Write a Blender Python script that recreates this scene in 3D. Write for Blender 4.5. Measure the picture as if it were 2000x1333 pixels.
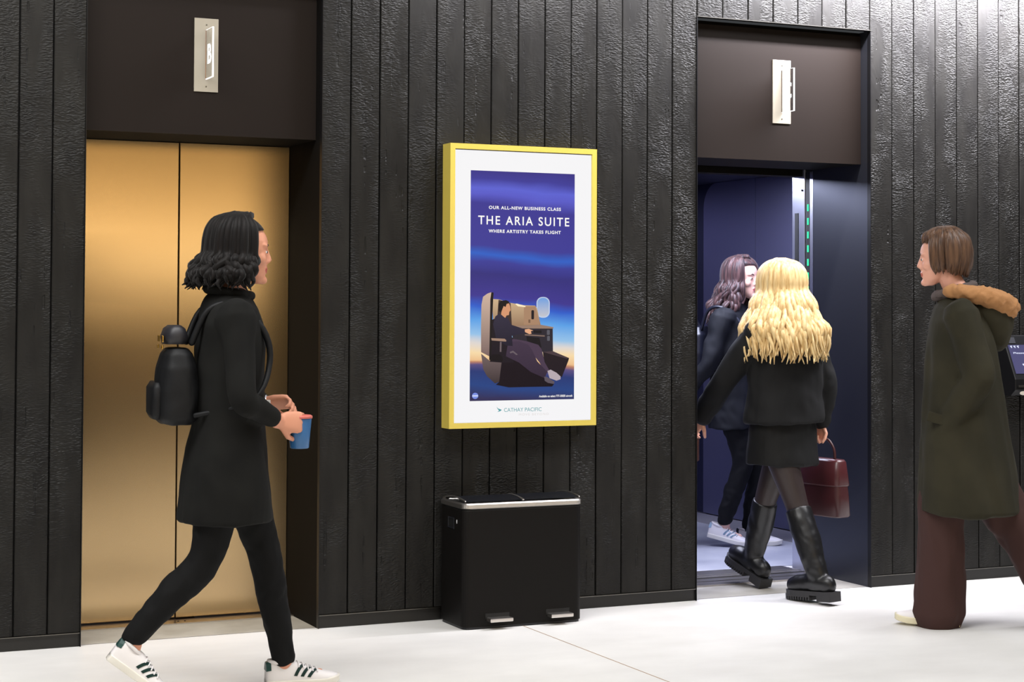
import bpy, bmesh, math, random
from mathutils import Vector, Matrix, noise, Euler
R = math.radians
S = bpy.context.scene
for o in list(bpy.data.objects): bpy.data.objects.remove(o)

# ------------------------------------------------------------------ camera
def make_camera():
    yaw, pit, rol = R(24.743), R(1.603), R(0.2562)
    F = Vector((math.sin(yaw)*math.cos(pit), math.cos(yaw)*math.cos(pit), math.sin(pit)))
    X = Vector((math.cos(yaw), -math.sin(yaw), 0)); U = X.cross(F)
    c, s = math.cos(rol), math.sin(rol)
    X, U = c*X+s*U, -s*X+c*U
    cam = bpy.data.cameras.new('camera'); ob = bpy.data.objects.new('camera', cam)
    S.collection.objects.link(ob)
    m = Matrix((X, U, -F)).transposed().to_4x4(); m.translation = Vector((0, -7.447, 1.40))
    ob.matrix_world = m
    cam.sensor_width = 36; cam.lens = 3509.7/2000*36
    cam.shift_x = 0; cam.shift_y = -166.2/2000
    S.camera = ob
make_camera()

# ------------------------------------------------------------------ light
S.view_settings.view_transform = 'Standard'; S.view_settings.look = 'None'
S.view_settings.exposure = 0.0; S.view_settings.gamma = 1.0; S.view_settings.use_curve_mapping = False
S.render.engine = 'CYCLES'
S.cycles.max_bounces = 8; S.cycles.sample_clamp_indirect = 6.0
W = bpy.data.worlds.new('world'); S.world = W; W.use_nodes = True
W.node_tree.nodes['Background'].inputs[0].default_value = (0.9, 0.95, 1, 1)
W.node_tree.nodes['Background'].inputs[1].default_value = 0.05

def area(name, loc, rot, sx, sy, power, color=(1, 1, 1), spread=180):
    l = bpy.data.lights.new(name, 'AREA'); l.shape = 'RECTANGLE'; l.size = sx; l.size_y = sy
    l.energy = power; l.color = color; l.spread = R(spread)
    o = bpy.data.objects.new(name, l); S.collection.objects.link(o)
    o.location = loc; o.rotation_euler = rot
    return o
# rows of ceiling lamps over the lobby
area('ceiling_lamp', (0.2, -2.4, 4.35), (0, 0, 0), 5.0, 1.2, 285, (1, .99, .97))
area('ceiling_lamp', (6.6, -2.6, 4.35), (0, 0, 0), 3.4, 1.2, 160, (.97, .98, 1))
area('ceiling_lamp', (1.5, -6.0, 4.35), (0, 0, 0), 6.0, 1.0, 60, (1, .96, .9))
# wall washers close to the boarded wall
area('wall_washer', (6.1, -0.42, 3.24), (R(58), 0, 0), 2.6, 0.08, 240, (.95, .93, 1), 160)
area('wall_washer', (3.8, -0.45, 3.36), (R(58), 0, 0), 1.6, 0.08, 50, (.97, .95, 1), 160)
area('wall_washer', (0.4, -0.45, 3.5), (R(58), 0, 0), 1.6, 0.08, 22, (1, .96, .93), 160)
# unseen warm lights added across the lobby to be mirrored in the lift doors
area('added_warm_strip', (3.5, -12.7, 1.92), (R(90), 0, 0), 14.0, 0.09, 85, (1, .84, .58))
area('added_warm_glow', (3.5, -12.5, 2.1), (R(-165), 0, 0), 14.0, 0.2, 215, (1, .87, .66))
# the lamp in the ceiling of the open lift
area('cabin_lamp', (4.95, 1.25, 2.185), (0, 0, 0), 1.6, 0.6, 72, (.74, .78, 1))

# ------------------------------------------------------------------ helpers
COL = S.collection
def srgb(r, g, b):
    f = lambda v: (v/255/12.92 if v/255 <= .04045 else ((v/255+.055)/1.055)**2.4)
    return (f(r), f(g), f(b), 1)
def mat(name, col, rough=.5, metal=0, spec=.5, bump=None, aniso=0, coat=0, var=None, sheen=0):
    m = bpy.data.materials.new(name); m.use_nodes = True; nt = m.node_tree
    b = nt.nodes['Principled BSDF']
    b.inputs['Base Color'].default_value = col; b.inputs['Roughness'].default_value = rough
    b.inputs['Metallic'].default_value = metal; b.inputs['Specular IOR Level'].default_value = spec
    b.inputs['Anisotropic'].default_value = aniso; b.inputs['Coat Weight'].default_value = coat
    if sheen: b.inputs['Sheen Weight'].default_value = sheen
    tc = nt.nodes.new('ShaderNodeTexCoord')
    def nz(scale, vec, detail=3):
        mp = nt.nodes.new('ShaderNodeMapping'); mp.inputs['Scale'].default_value = vec
        nt.links.new(tc.outputs['Object'], mp.inputs[0])
        n = nt.nodes.new('ShaderNodeTexNoise'); n.inputs['Scale'].default_value = scale; n.inputs['Detail'].default_value = detail
        nt.links.new(mp.outputs[0], n.inputs['Vector']); return n
    if bump:
        n = nz(bump[0], bump[2] if len(bump) > 2 else (1, 1, 1))
        bp = nt.nodes.new('ShaderNodeBump'); bp.inputs['Strength'].default_value = bump[1]; bp.inputs['Distance'].default_value = .002
        nt.links.new(n.outputs[0], bp.inputs['Height']); nt.links.new(bp.outputs[0], b.inputs['Normal'])
    if var:
        n = nz(var[0], var[3] if len(var) > 3 else (1, 1, 1))
        mx = nt.nodes.new('ShaderNodeMix'); mx.data_type = 'RGBA'
        mx.inputs[6].default_value = var[1]; mx.inputs[7].default_value = var[2]
        rp = nt.nodes.new('ShaderNodeMapRange'); rp.inputs[1].default_value = .35; rp.inputs[2].default_value = .65
        nt.links.new(n.outputs[0], rp.inputs[0]); nt.links.new(rp.outputs[0], mx.inputs[0])
        nt.links.new(mx.outputs[2], b.inputs['Base Color'])
    return m
def emit(name, col, st=1.0):
    m = bpy.data.materials.new(name); m.use_nodes = True; nt = m.node_tree
    b = nt.nodes['Principled BSDF']; b.inputs['Base Color'].default_value = (0, 0, 0, 1)
    b.inputs['Roughness'].default_value = .25; b.inputs['Specular IOR Level'].default_value = .25
    b.inputs['Emission Color'].default_value = col; b.inputs['Emission Strength'].default_value = st
    return m

def link(name, me, m=None, parent=None, smooth=False):
    if m is not None:
        for mm in (m if isinstance(m, (list, tuple)) else [m]): me.materials.append(mm)
    if smooth:
        me.polygons.foreach_set('use_smooth', [True]*len(me.polygons))
    o = bpy.data.objects.new(name, me); COL.objects.link(o)
    if parent: o.parent = parent
    return o
def bmobj(name, bm, m, parent=None, smooth=False, bevel=0, seg=2, subsurf=0):
    me = bpy.data.meshes.new(name); bmesh.ops.recalc_face_normals(bm, faces=bm.faces); bm.to_mesh(me); bm.free()
    o = link(name, me, m, parent, smooth)
    if bevel:
        md = o.modifiers.new('bevel', 'BEVEL'); md.width = bevel; md.segments = seg; md.limit_method = 'ANGLE'
    if subsurf:
        md = o.modifiers.new('sub', 'SUBSURF'); md.levels = subsurf; md.render_levels = subsurf
    return o
def box(bm, x0, x1, y0, y1, z0, z1, M=None):
    vs = [bm.verts.new((x, y, z)) for x in (x0, x1) for y in (y0, y1) for z in (z0, z1)]
    if M is not None:
        for v in vs: v.co = M @ v.co
    for f in ((0,1,3,2),(4,6,7,5),(0,4,5,1),(2,3,7,6),(0,2,6,4),(1,5,7,3)): bm.faces.new([vs[i] for i in f])
def B(name, x0, x1, y0, y1, z0, z1, m, parent=None, bevel=0):
    bm = bmesh.new(); box(bm, x0, x1, y0, y1, z0, z1); return bmobj(name, bm, m, parent, bevel=bevel)
def struct(o): o['kind'] = 'structure'; return o
def thing(name, label, cat, loc=(0, 0, 0), rz=0, group=None):
    o = bpy.data.objects.new(name, None); COL.objects.link(o); o.location = loc; o.rotation_euler = (0, 0, rz)
    o['label'] = label; o['category'] = cat
    if group: o['group'] = group
    return o
def loft(bm, rings, n=24, p=2.0, caps=True):
    """rings: (centre, A, B) half-axis vectors; superellipse power p"""
    rows = []
    for r in rings:
        c, A, Bv = Vector(r[0]), Vector(r[1]), Vector(r[2]); pw = r[3] if len(r) > 3 else p
        row = []
        for i in range(n):
            t = 2*math.pi*i/n; ct, st = math.cos(t), math.sin(t)
            x = math.copysign(abs(ct)**(2/pw), ct); y = math.copysign(abs(st)**(2/pw), st)
            row.append(bm.verts.new(c+A*x+Bv*y))
        rows.append(row)
    for a, b in zip(rows, rows[1:]):
        for i in range(n): bm.faces.new((a[i], a[(i+1) % n], b[(i+1) % n], b[i]))
    if caps: bm.faces.new(rows[0][::-1]); bm.faces.new(rows[-1])
    return rows
def hrings(L):   # (z, cx, half-depth, half-width[, cy])
    return [((r[1], r[4] if len(r) > 4 else 0, r[0]), (r[2], 0, 0), (0, r[3], 0)) for r in L]
def tube(bm, pts, rad, n=10, flat=None, ends=True):
    pts = [Vector(p) for p in pts]
    if not isinstance(rad, (list, tuple)): rad = [rad]*len(pts)
    rad = list(rad)
    T = []
    for i in range(len(pts)):
        a = pts[max(0, i-1)]; b = pts[min(len(pts)-1, i+1)]; T.append((b-a).normalized())
    up = Vector((0, 0, 1)) if abs(T[0].z) < .9 else Vector((1, 0, 0))
    A = (up-T[0]*up.dot(T[0])).normalized(); rings = []
    for i, (p, r, t) in enumerate(zip(pts, rad, T)):
        A = (A-t*A.dot(t)).normalized(); Bv = t.cross(A)
        fa = flat if flat else 1
        if i == 0 and ends:
            for k in (.95, .6): rings.append((p-t*r*k*.9, A*r*math.sqrt(1-k*k*.98), Bv*r*fa*math.sqrt(1-k*k*.98)))
        rings.append((p, A*r, Bv*r*fa))
        if i == len(pts)-1 and ends:
            for k in (.6, .95): rings.append((p+t*r*k*.9, A*r*math.sqrt(1-k*k*.98), Bv*r*fa*math.sqrt(1-k*k*.98)))
    loft(bm, rings, n)
def curve(ps, n=6):   # Catmull-Rom through points (any dimension)
    out = []
    P = [ps[0]]+list(ps)+[ps[-1]]
    for i in range(1, len(P)-2):
        for k in range(n):
            t = k/n
            out.append(tuple(.5*((2*b)+(-a+c)*t+(2*a-5*b+4*c-d)*t*t+(-a+3*b-3*c+d)*t**3) for a, b, c, d in zip(P[i-1], P[i], P[i+1], P[i+2])))
    out.append(tuple(ps[-1])); return out
def limb(bm, pr, n=14, flat=None):   # pr: (x,y,z,r) points smoothed by a spline
    c = curve(pr, 5); tube(bm, [p[:3] for p in c], [p[3] for p in c], n, flat)
def ell(bm, c, r, M=None, u=20, v=14):
    n0 = len(bm.verts)
    res = bmesh.ops.create_uvsphere(bm, u_segments=u, v_segments=v, radius=1)
    for vt in res['verts']:
        q = Vector((vt.co.x*r[0], vt.co.y*r[1], vt.co.z*r[2]))
        if M is not None: q = M @ q
        vt.co = q+Vector(c)
def remesh(bm, voxel, smooth=3, folds=None, decim=None):
    me = bpy.data.meshes.new('tmp'); bmesh.ops.recalc_face_normals(bm, faces=bm.faces); bm.to_mesh(me); bm.free()
    o = bpy.data.objects.new('tmp', me); COL.objects.link(o)
    md = o.modifiers.new('r', 'REMESH'); md.mode = 'VOXEL'; md.voxel_size = voxel; md.use_smooth_shade = True
    md = o.modifiers.new('s', 'SMOOTH'); md.iterations = smooth; md.factor = .5
    dg = bpy.context.evaluated_depsgraph_get()
    out = bpy.data.meshes.new_from_object(o.evaluated_get(dg))
    bpy.data.objects.remove(o); bpy.data.meshes.remove(me)
    if folds:
        amp, a, bz = folds[:3]; seed = folds[3] if len(folds) > 3 else 0
        nm = [v.normal.copy() for v in out.vertices]
        for v, nn in zip(out.vertices, nm):
            q = Vector((v.co.x*a+seed, v.co.y*a, v.co.z*bz))
            w = Vector((noise.noise(q*.5), 0, noise.noise(q*.5+Vector((9, 3, 1)))))*1.2
            d = noise.noise(q+w)+.45*noise.noise(q*2.3+w)
            v.co += nn*amp*d
    return out
def text(s, x0, x1, z0, z1, y, m, name='lettering', parent=None, bold=0.0, spacing=1.0, depth=0.0):
    cu = bpy.data.curves.new('t', 'FONT'); cu.body = s; cu.offset = bold; cu.space_character = spacing; cu.resolution_u = 6
    cu.extrude = depth
    o = bpy.data.objects.new('t', cu); COL.objects.link(o)
    me = bpy.data.meshes.new_from_object(o.evaluated_get(bpy.context.evaluated_depsgraph_get()))
    bpy.data.objects.remove(o)
    xs = [v.co.x for v in me.vertices]; ys = [v.co.y for v in me.vertices]
    a, b, c, d = min(xs), max(xs), min(ys), max(ys)
    for v in me.vertices:
        v.co = Vector((x0+(v.co.x-a)/(b-a)*(x1-x0), y-v.co.z, z0+(v.co.y-c)/(d-c)*(z1-z0)))
    return link(name, me, m, parent)

# ------------------------------------------------------------------ materials
def charred():
    m = bpy.data.materials.new('charred_boards'); m.use_nodes = True; nt = m.node_tree; L = nt.links
    b = nt.nodes['Principled BSDF']
    tc = nt.nodes.new('ShaderNodeTexCoord'); geo = nt.nodes.new('ShaderNodeNewGeometry')
    off = nt.nodes.new('ShaderNodeVectorMath'); off.operation = 'SCALE'; off.inputs[0].default_value = (37, 0, 61)
    L.new(geo.outputs['Random Per Island'], off.inputs['Scale'])
    add = nt.nodes.new('ShaderNodeVectorMath'); add.operation = 'ADD'
    L.new(tc.outputs['Object'], add.inputs[0]); L.new(off.outputs[0], add.inputs[1])
    def mp(v):
        q = nt.nodes.new('ShaderNodeMapping'); q.inputs['Scale'].default_value = v; L.new(add.outputs[0], q.inputs[0]); return q.outputs[0]
    def nz(v, sc, d=3, dist=0):
        n = nt.nodes.new('ShaderNodeTexNoise'); n.inputs['Scale'].default_value = sc; n.inputs['Detail'].default_value = d; n.inputs['Distortion'].default_value = dist
        L.new(mp(v), n.inputs['Vector']); return n.outputs[0]
    def rng(x, a, c, lo=0, hi=1):
        r = nt.nodes.new('ShaderNodeMapRange'); r.inputs[1].default_value = a; r.inputs[2].default_value = c; r.inputs[3].default_value = lo; r.inputs[4].default_value = hi
        L.new(x, r.inputs[0]); return r.outputs[0]
    def mul(a, c, op='MULTIPLY'):
        q = nt.nodes.new('ShaderNodeMath'); q.operation = op
        for i, s in enumerate((a, c)):
            if isinstance(s, (int, float)): q.inputs[i].default_value = s
            else: L.new(s, q.inputs[i])
        return q.outputs[0]
    # alligator-skin char: warped cells wider than tall
    warp = nt.nodes.new('ShaderNodeTexNoise'); warp.inputs['Scale'].default_value = 14; L.new(mp((1, 1, 1)), warp.inputs['Vector'])
    wv = nt.nodes.new('ShaderNodeVectorMath'); wv.operation = 'SCALE'; wv.inputs['Scale'].default_value = .035; L.new(warp.outputs['Color'], wv.inputs[0])
    wa = nt.nodes.new('ShaderNodeVectorMath'); wa.operation = 'ADD'; L.new(add.outputs[0], wa.inputs[0]); L.new(wv.outputs[0], wa.inputs[1])
    wm = nt.nodes.new('ShaderNodeMapping'); wm.inputs['Scale'].default_value = (60, 60, 165); L.new(wa.outputs[0], wm.inputs[0])
    vo = nt.nodes.new('ShaderNodeTexVoronoi'); vo.feature = 'SMOOTH_F1'; vo.inputs['Scale'].default_value = 1.0; vo.inputs['Smoothness'].default_value = .35
    L.new(wm.outputs[0], vo.inputs['Vector'])
    cells = rng(vo.outputs['Distance'], .1, .75, 1, 0)
    mask = rng(nz((2.2, 1, .8), 3.2, 3, .4), .38, .62)
    fine = nz((30, 30, 95), 2.2, 4)
    vc = mul(rng(nz((28, 1, 1.1), 1.5, 3, .2), .62, .68), rng(nz((6, 1, 9), 2.0, 2), .5, .56))   # vertical checks
    h = mul(mul(cells, mask), .9)
    h = mul(h, mul(fine, mul(mask, .55), 'MULTIPLY'), 'ADD')
    h = mul(h, mul(nz((4, 1, 2.2), 2.2, 3, 1.2), .9), 'ADD')
    h = mul(h, mul(vc, 1.3), 'SUBTRACT')
    bp = nt.nodes.new('ShaderNodeBump'); bp.inputs['Strength'].default_value = 1.0; bp.inputs['Distance'].default_value = .0027
    L.new(h, bp.inputs['Height']); L.new(bp.outputs[0], b.inputs['Normal'])
    mx = nt.nodes.new('ShaderNodeMix'); mx.data_type = 'RGBA'
    mx.inputs[6].default_value = srgb(21, 20, 19); mx.inputs[7].default_value = srgb(31, 30, 28)
    L.new(rng(nz((5, 1, 1.4), 2.6, 4), .35, .65), mx.inputs[0]); L.new(mx.outputs[2], b.inputs['Base Color'])
    L.new(rng(geo.outputs['Random Per Island'], 0, 1, .42, .56), b.inputs['Roughness'])
    b.inputs['Specular IOR Level'].default_value = .22
    return m
def concrete():
    m = bpy.data.materials.new('polished_concrete'); m.use_nodes = True; nt = m.node_tree; L = nt.links
    b = nt.nodes['Principled BSDF']; tc = nt.nodes.new('ShaderNodeTexCoord')
    mp = nt.nodes.new('ShaderNodeMapping'); mp.inputs['Scale'].default_value = (.8, 1.6, 1); L.new(tc.outputs['Object'], mp.inputs[0])
    n = nt.nodes.new('ShaderNodeTexNoise'); n.inputs['Scale'].default_value = 2.2; n.inputs['Detail'].default_value = 6; n.inputs['Roughness'].default_value = .6; L.new(mp.outputs[0], n.inputs['Vector'])
    cr = nt.nodes.new('ShaderNodeValToRGB'); cr.color_ramp.elements[0].position = .3; cr.color_ramp.elements[0].color = (.74, .725, .70, 1)
    cr.color_ramp.elements[1].position = .7; cr.color_ramp.elements[1].color = (.83, .815, .79, 1)
    L.new(n.outputs[0], cr.inputs[0]); L.new(cr.outputs[0], b.inputs['Base Color'])
    n2 = nt.nodes.new('ShaderNodeTexNoise'); n2.inputs['Scale'].default_value = 5; L.new(tc.outputs['Object'], n2.inputs['Vector'])
    r = nt.nodes.new('ShaderNodeMapRange'); r.inputs[3].default_value = .3; r.inputs[4].default_value = .5; L.new(n2.outputs[0], r.inputs[0]); L.new(r.outputs[0], b.inputs['Roughness'])
    b.inputs['Specular IOR Level'].default_value = .35
    return m
def brushed(name, col, rough, vert=True, ani=.6):
    m = bpy.data.materials.new(name); m.use_nodes = True; nt = m.node_tree; L = nt.links
    b = nt.nodes['Principled BSDF']; b.inputs['Metallic'].default_value = 1; b.inputs['Base Color'].default_value = col
    b.inputs['Roughness'].default_value = rough
    tc = nt.nodes.new('ShaderNodeTexCoord'); mp = nt.nodes.new('ShaderNodeMapping')
    mp.inputs['Scale'].default_value = (900, 900, 6) if vert else (6, 6, 900)
    L.new(tc.outputs['Object'], mp.inputs[0]); n = nt.nodes.new('ShaderNodeTexNoise'); n.inputs['Scale'].default_value = 1; L.new(mp.outputs[0], n.inputs['Vector'])
    bp = nt.nodes.new('ShaderNodeBump'); bp.inputs['Strength'].default_value = .01; bp.inputs['Distance'].default_value = .0002
    L.new(n.outputs[0], bp.inputs['Height']); L.new(bp.outputs[0], b.inputs['Normal'])
    b.inputs['Anisotropic'].default_value = ani
    tg = nt.nodes.new('ShaderNodeCombineXYZ'); tg.inputs[0].default_value = 1   # grain runs upright, so highlights spread sideways
    L.new(tg.outputs[0], b.inputs['Tangent'])
    return m
M_board = charred()
M_floor = concrete()
M_black = mat('black_steel', srgb(16, 16, 18), .35, spec=.3)
M_skirt = mat('black_skirting', srgb(20, 19, 18), .45)
M_lip = mat('thin_steel_lip', srgb(120, 118, 114), .3, 1)
M_header = mat('bronze_brown_panel', srgb(29, 23, 20), .5, .0, .12)
M_door = brushed('bronze_brushed_steel', srgb(196, 170, 130), .25, True, .85)
M_jamb = mat('dark_jamb_steel', srgb(15, 13, 12), .65, 0, .1)
M_jamb2 = mat('cool_jamb_steel', srgb(74, 76, 84), .36, .85)
M_alu = brushed('aluminium_sill', srgb(205, 200, 195), .3, False, 0)
M_dark = mat('dark_gap', srgb(8, 8, 9), .6)
M_cabin = mat('cabin_steel', srgb(112, 112, 140), .30, .75, bump=(1, .15, (900, 900, 5)))
M_cabfl = mat('cabin_floor', srgb(176, 178, 190), .35, var=(3, srgb(165, 168, 182), srgb(186, 188, 198)))
M_cream = mat('satin_sign_plate', srgb(156, 149, 135), .32, .0, .6)
M_plaster = mat('painted_plaster', (.16, .155, .15, 1), .8)
M_warmwall = mat('warm_plaster_wall', srgb(214, 192, 152), .7)
M_gold = mat('yellow_anodised_frame', srgb(216, 194, 88), .38, .1, .6)
M_steel = brushed('brushed_steel', srgb(215, 210, 205), .3, False, 0)
M_binbody = mat('black_powder_coat', srgb(16, 14, 13), .5, spec=.15)
M_binlid = mat('black_plastic_lid', srgb(18, 20, 27), .45)
M_binside = M_binbody

# ------------------------------------------------------------------ setting
B_L, B_R, C_L, C_R, TOP = 1.497, 2.515, 4.407, 5.413, 2.797
fl = struct(B('floor', -9, 17, -13, 6, -.2, 0, M_floor))
struct(B('ceiling', -9, 17, -13, .6, 4.4, 4.6, M_plaster))
struct(B('wall_front', -9, 17, -13.2, -13, -.2, 4.6, M_warmwall))
struct(B('trim_16', -9, 17, -13, -12.8, 0, 1.84, mat('dark_reflection_backdrop', srgb(84, 58, 38), .7)))  # unseen dark band, added to shape the brown reflection in the doors
struct(B('wall_left', -9.2, -9, -13, 1, -.2, 4.6, M_plaster))
struct(B('wall_right', 17, 17.2, -13, 1, -.2, 4.6, M_plaster))

# boarded wall: one mesh of boards with open joints on a dark backing
def boards():
    bm = bmesh.new(); rnd = random.Random(4)
    xs = []
    w = .1356
    x = B_L
    while x > -1.2: xs.append((x-w, x)); x -= w
    nb = 7; 
    for i in range(7): xs.append((B_L+(B_R-B_L)/7*i, B_L+(B_R-B_L)/7*(i+1)))
    for i in range(14): xs.append((B_R+(C_L-B_R)/14*i, B_R+(C_L-B_R)/14*(i+1)))
    for i in range(7): xs.append((C_L+(C_R-C_L)/7*i, C_L+(C_R-C_L)/7*(i+1)))
    x = C_R
    while x < 9: xs.append((x, x+.1362)); x += .1362
    for a, b in xs:
        mid = (a+b)/2
        z0 = TOP+.004 if (B_L < mid < B_R or C_L < mid < C_R) else .061
        dy = rnd.uniform(-.0025, .0015); g = .0026; y0 = dy; y1 = .02
        # front with eased arrises
        e = .0028
        prof = [(a+g, y1), (a+g, y0+e), (a+g+e, y0), (b-g-e, y0), (b-g, y0+e), (b-g, y1)]
        lo = [bm.verts.new((px, py, z0)) for px, py in prof]; hi = [bm.verts.new((px, py, 4.4)) for px, py in prof]
        n = len(prof)
        for i in range(n): bm.faces.new((lo[i], lo[(i+1) % n], hi[(i+1) % n], hi[i]))
        bm.faces.new(lo[::-1]); bm.faces.new(hi)
    return bmobj('wall_back', bm, M_board)
struct(boards())
bm = bmesh.new()
for a, b, z0 in ((-1.3, B_L, 0), (B_L, B_R, TOP), (B_R, C_L, 0), (C_L, C_R, TOP), (C_R, 9, 0)):
    box(bm, a+.001, b-.001, .021, .05, max(z0, 0.001)+.004, 4.4)
struct(bmobj('trim_1', bm, M_dark))
def skirting(name, a, b):
    o = struct(B(name, a, b, .006, .0205, .0005, .054, M_skirt))
    l = B('lip', a, b, -.004, .006, .0545, .0575, M_lip, o)
skirting('baseboard_left', -1.3, B_L-.004); skirting('baseboard_middle', B_R+.004, C_L-.004); skirting('baseboard_right', C_R+.004, 9)
# thin steel edges of the two openings
def edge(name, a, b):
    bm = bmesh.new(); t = .0035
    box(bm, a-t, a, -.006, .021, .0005, TOP+t); box(bm, b, b+t, -.006, .021, .0005, TOP+t); box(bm, a, b, -.006, .021, TOP, TOP+t)
    return struct(bmobj(name, bm, M_black))
edge('trim_2', B_L, B_R); edge('trim_3', C_L, C_R)
struct(B('trim_4', C_L-.004, C_R+.006, -.0085, -.0062, TOP-.0005, TOP+.0035, M_lip))
# jambs, soffits and header panels
def portal(n, a, b, yd, sof, mj):
    bm = bmesh.new()
    box(bm, a-.03, a, .0215, yd, 0, TOP); box(bm, b, b+.03, .0215, yd, 0, TOP)
    struct(bmobj('trim_%d' % n, bm, mj))
    struct(B('trim_%d' % (n+1), a+.001, b-.001, .075, .082, 2.127, TOP-.018, M_header))
    bm = bmesh.new(); box(bm, a, b, .082, yd, sof, sof+.03); box(bm, a, b, .09, .12, 2.128+.03, TOP)
    struct(bmobj('trim_%d' % (n+2), bm, M_jamb))
portal(5, B_L, B_R, .56, 2.127, M_jamb); portal(8, C_L, C_R, .50, 2.127, M_jamb2)
# floor joints
bm = bmesh.new()
box(bm, 3.36, 3.3632, -13, -.0, -.001, .0012)
struct(bmobj('trim_11', bm, mat('joint_sealant', srgb(168, 140, 115), .7)))
bm = bmesh.new()
for a, b in ((B_L, B_R), (C_L, C_R)): box(bm, a, b, .028, .031, -.001, .0009)
struct(bmobj('trim_12', bm, mat('floor_joint', srgb(90, 84, 76), .8)))
bm = bmesh.new()
for a, b in ((B_L, B_R), (C_L, C_R)): box(bm, a, b, .031, .34, -.01, .0008)
struct(bmobj('trim_13', bm, mat('recess_shade_concrete', srgb(176, 170, 158), .5, var=(6, srgb(168, 162, 150), srgb(186, 181, 170)))))  # greyer than the lobby floor: shade of the recess painted into the colour

# lift B: closed centre-opening doors
d1 = bpy.data.objects.new('door_1', None); COL.objects.link(d1); d1['kind'] = 'structure'; d1.location = (B_L, .45, 0)
B('door_panel', .0, .5045, .006, .03, .012, 2.125, M_door, d1, .002)
B('door_panel', .5085, 1.017, .0, .03, .012, 2.125, M_door, d1, .002)
B('gap_strip', .4, .6, .03, .04, .0, 2.125, M_dark, d1)
sl = bpy.data.objects.new('trim_14', None); COL.objects.link(sl); sl['kind'] = 'structure'
bm = bmesh.new(); box(bm, B_L, B_R, .34, .425, 0.001, .006); bmobj('sill', bm, M_alu, sl)
bm = bmesh.new(); box(bm, B_L, B_R, .426, .56, 0.001, .003); bmobj('sill_groove', bm, mat('brown_sill', srgb(120, 100, 84), .5, .6), sl)  # browner strip behind the aluminium sill
bm = bmesh.new()
for x in (2.0, 2.03):
    bmesh.ops.create_cone(bm, segments=10, radius1=.004, radius2=.004, depth=.003, cap_ends=True, matrix=Matrix.Translation((x, .385, .0065)))
bmobj('sill_screw', bm, M_dark, sl)

# lift C: open; sills, retracted leaves, cabin
sc = bpy.data.objects.new('trim_15', None); COL.objects.link(sc); sc['kind'] = 'structure'
bm = bmesh.new(); box(bm, C_L, C_R, .345, .352, .001, .008); box(bm, C_L, C_R, .40, .46, .001, .005); box(bm, C_L, C_R, .475, .548, .001, .005); box(bm, C_L, C_R, .352, .395, .001, .005)
bmobj('landing_sill', bm, M_alu, sc)
bm = bmesh.new(); box(bm, C_L, C_R, .35, .549, .0, .0025); box(bm, C_L, C_R, .549, .578, -.0, .001); bmobj('sill_gap', bm, M_dark, sc)
bm = bmesh.new(); box(bm, C_L, C_R, .578, .61, .001, .005); box(bm, C_L, C_R, .622, .66, .001, .005); box(bm, C_L, C_R, .672, .80, .001, .004)
bmobj('cabin_sill', bm, M_alu, sc)
CX0, CX1, CY0, CY1, CZ = 3.80, 6.02, .66, 2.74, 2.20
cab = bpy.data.objects.new('wall_cabin', None); COL.objects.link(cab); cab['kind'] = 'structure'
B('cabin_floor', CX0, CX1, .80, CY1+.5, -.005, .003, M_cabfl, cab)
bm = bmesh.new(); box(bm, CX1, CX1+.02, CY0, 2.016, .07, CZ)
bmobj('wall_panel', bm, M_cabin, cab, bevel=.002)
bm = bmesh.new()   # far side panel with a rounded upper corner
pr = [(2.020, .07), (2.64, .07), (2.64, CZ-.16)]
for k in range(1, 9):
    a = math.pi/2*k/8; pr.append((2.48+.16*math.cos(a), CZ-.16+.16*math.sin(a)))
pr.append((2.020, CZ))
f0 = [bm.verts.new((CX1, y, z)) for y, z in pr]; f1 = [bm.verts.new((CX1+.02, y, z)) for y, z in pr]
bm.faces.new(f0); bm.faces.new(f1[::-1])
for i in range(len(pr)): j = (i+1) % len(pr); bm.faces.new((f0[i], f0[j], f1[j], f1[i]))
bmobj('wall_panel', bm, M_cabin, cab)
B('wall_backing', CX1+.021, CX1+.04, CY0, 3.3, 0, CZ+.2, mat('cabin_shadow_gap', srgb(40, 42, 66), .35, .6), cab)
B('rear_wall', CX0, CX1+.02, 3.05, 3.09, 0, CZ+.2, M_cabin, cab)
B('side_wall', CX0-.02, CX0, CY0, 3.05, 0, CZ+.2, M_cabin, cab)
B('cabin_skirting', CX1-.012, CX1+.0205, CY0, 3.05, .003, .066, M_steel, cab)
bm = bmesh.new(); box(bm, CX0, CX1+.04, CY0, 3.1, CZ+.002, CZ+.03)
bmobj('cabin_ceiling', bm, mat('cabin_ceiling_panel', srgb(50, 50, 66), .4, .3), cab)
# front returns of the cabin
bm = bmesh.new(); box(bm, C_R+.002, CX1, .582, .70, .004, CZ); 
bmobj('front_return', bm, mat('light_brushed_return', srgb(196, 198, 214), .28, .85, bump=(1, .12, (5, 900, 5))), cab, bevel=.0015)
bm = bmesh.new(); box(bm, CX0, C_L-.002, .582, .70, .004, CZ); bmobj('front_return', bm, M_cabin, cab)
B('transom', CX0, CX1, .60, .70, 2.10, CZ, M_jamb, cab)
B('operating_panel', C_R-.0005, C_R+.003, .640, .672, 1.60, 1.905, M_dark, cab)
bm = bmesh.new(); bmesh.ops.create_cone(bm, segments=16, radius1=.006, radius2=.006, depth=.004, cap_ends=True, matrix=Matrix.Translation((C_R-.0005, .603, 2.025)) @ Matrix.Rotation(R(90), 4, 'Y'))
bmobj('key_switch', bm, M_jamb, cab)
d2 = bpy.data.objects.new('door_2', None); COL.objects.link(d2); d2['kind'] = 'structure'; d2.location = (C_R, .5, 0)
B('door_leaf', .004, .45, .003, .034, .008, 2.12, M_jamb, d2)
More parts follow.
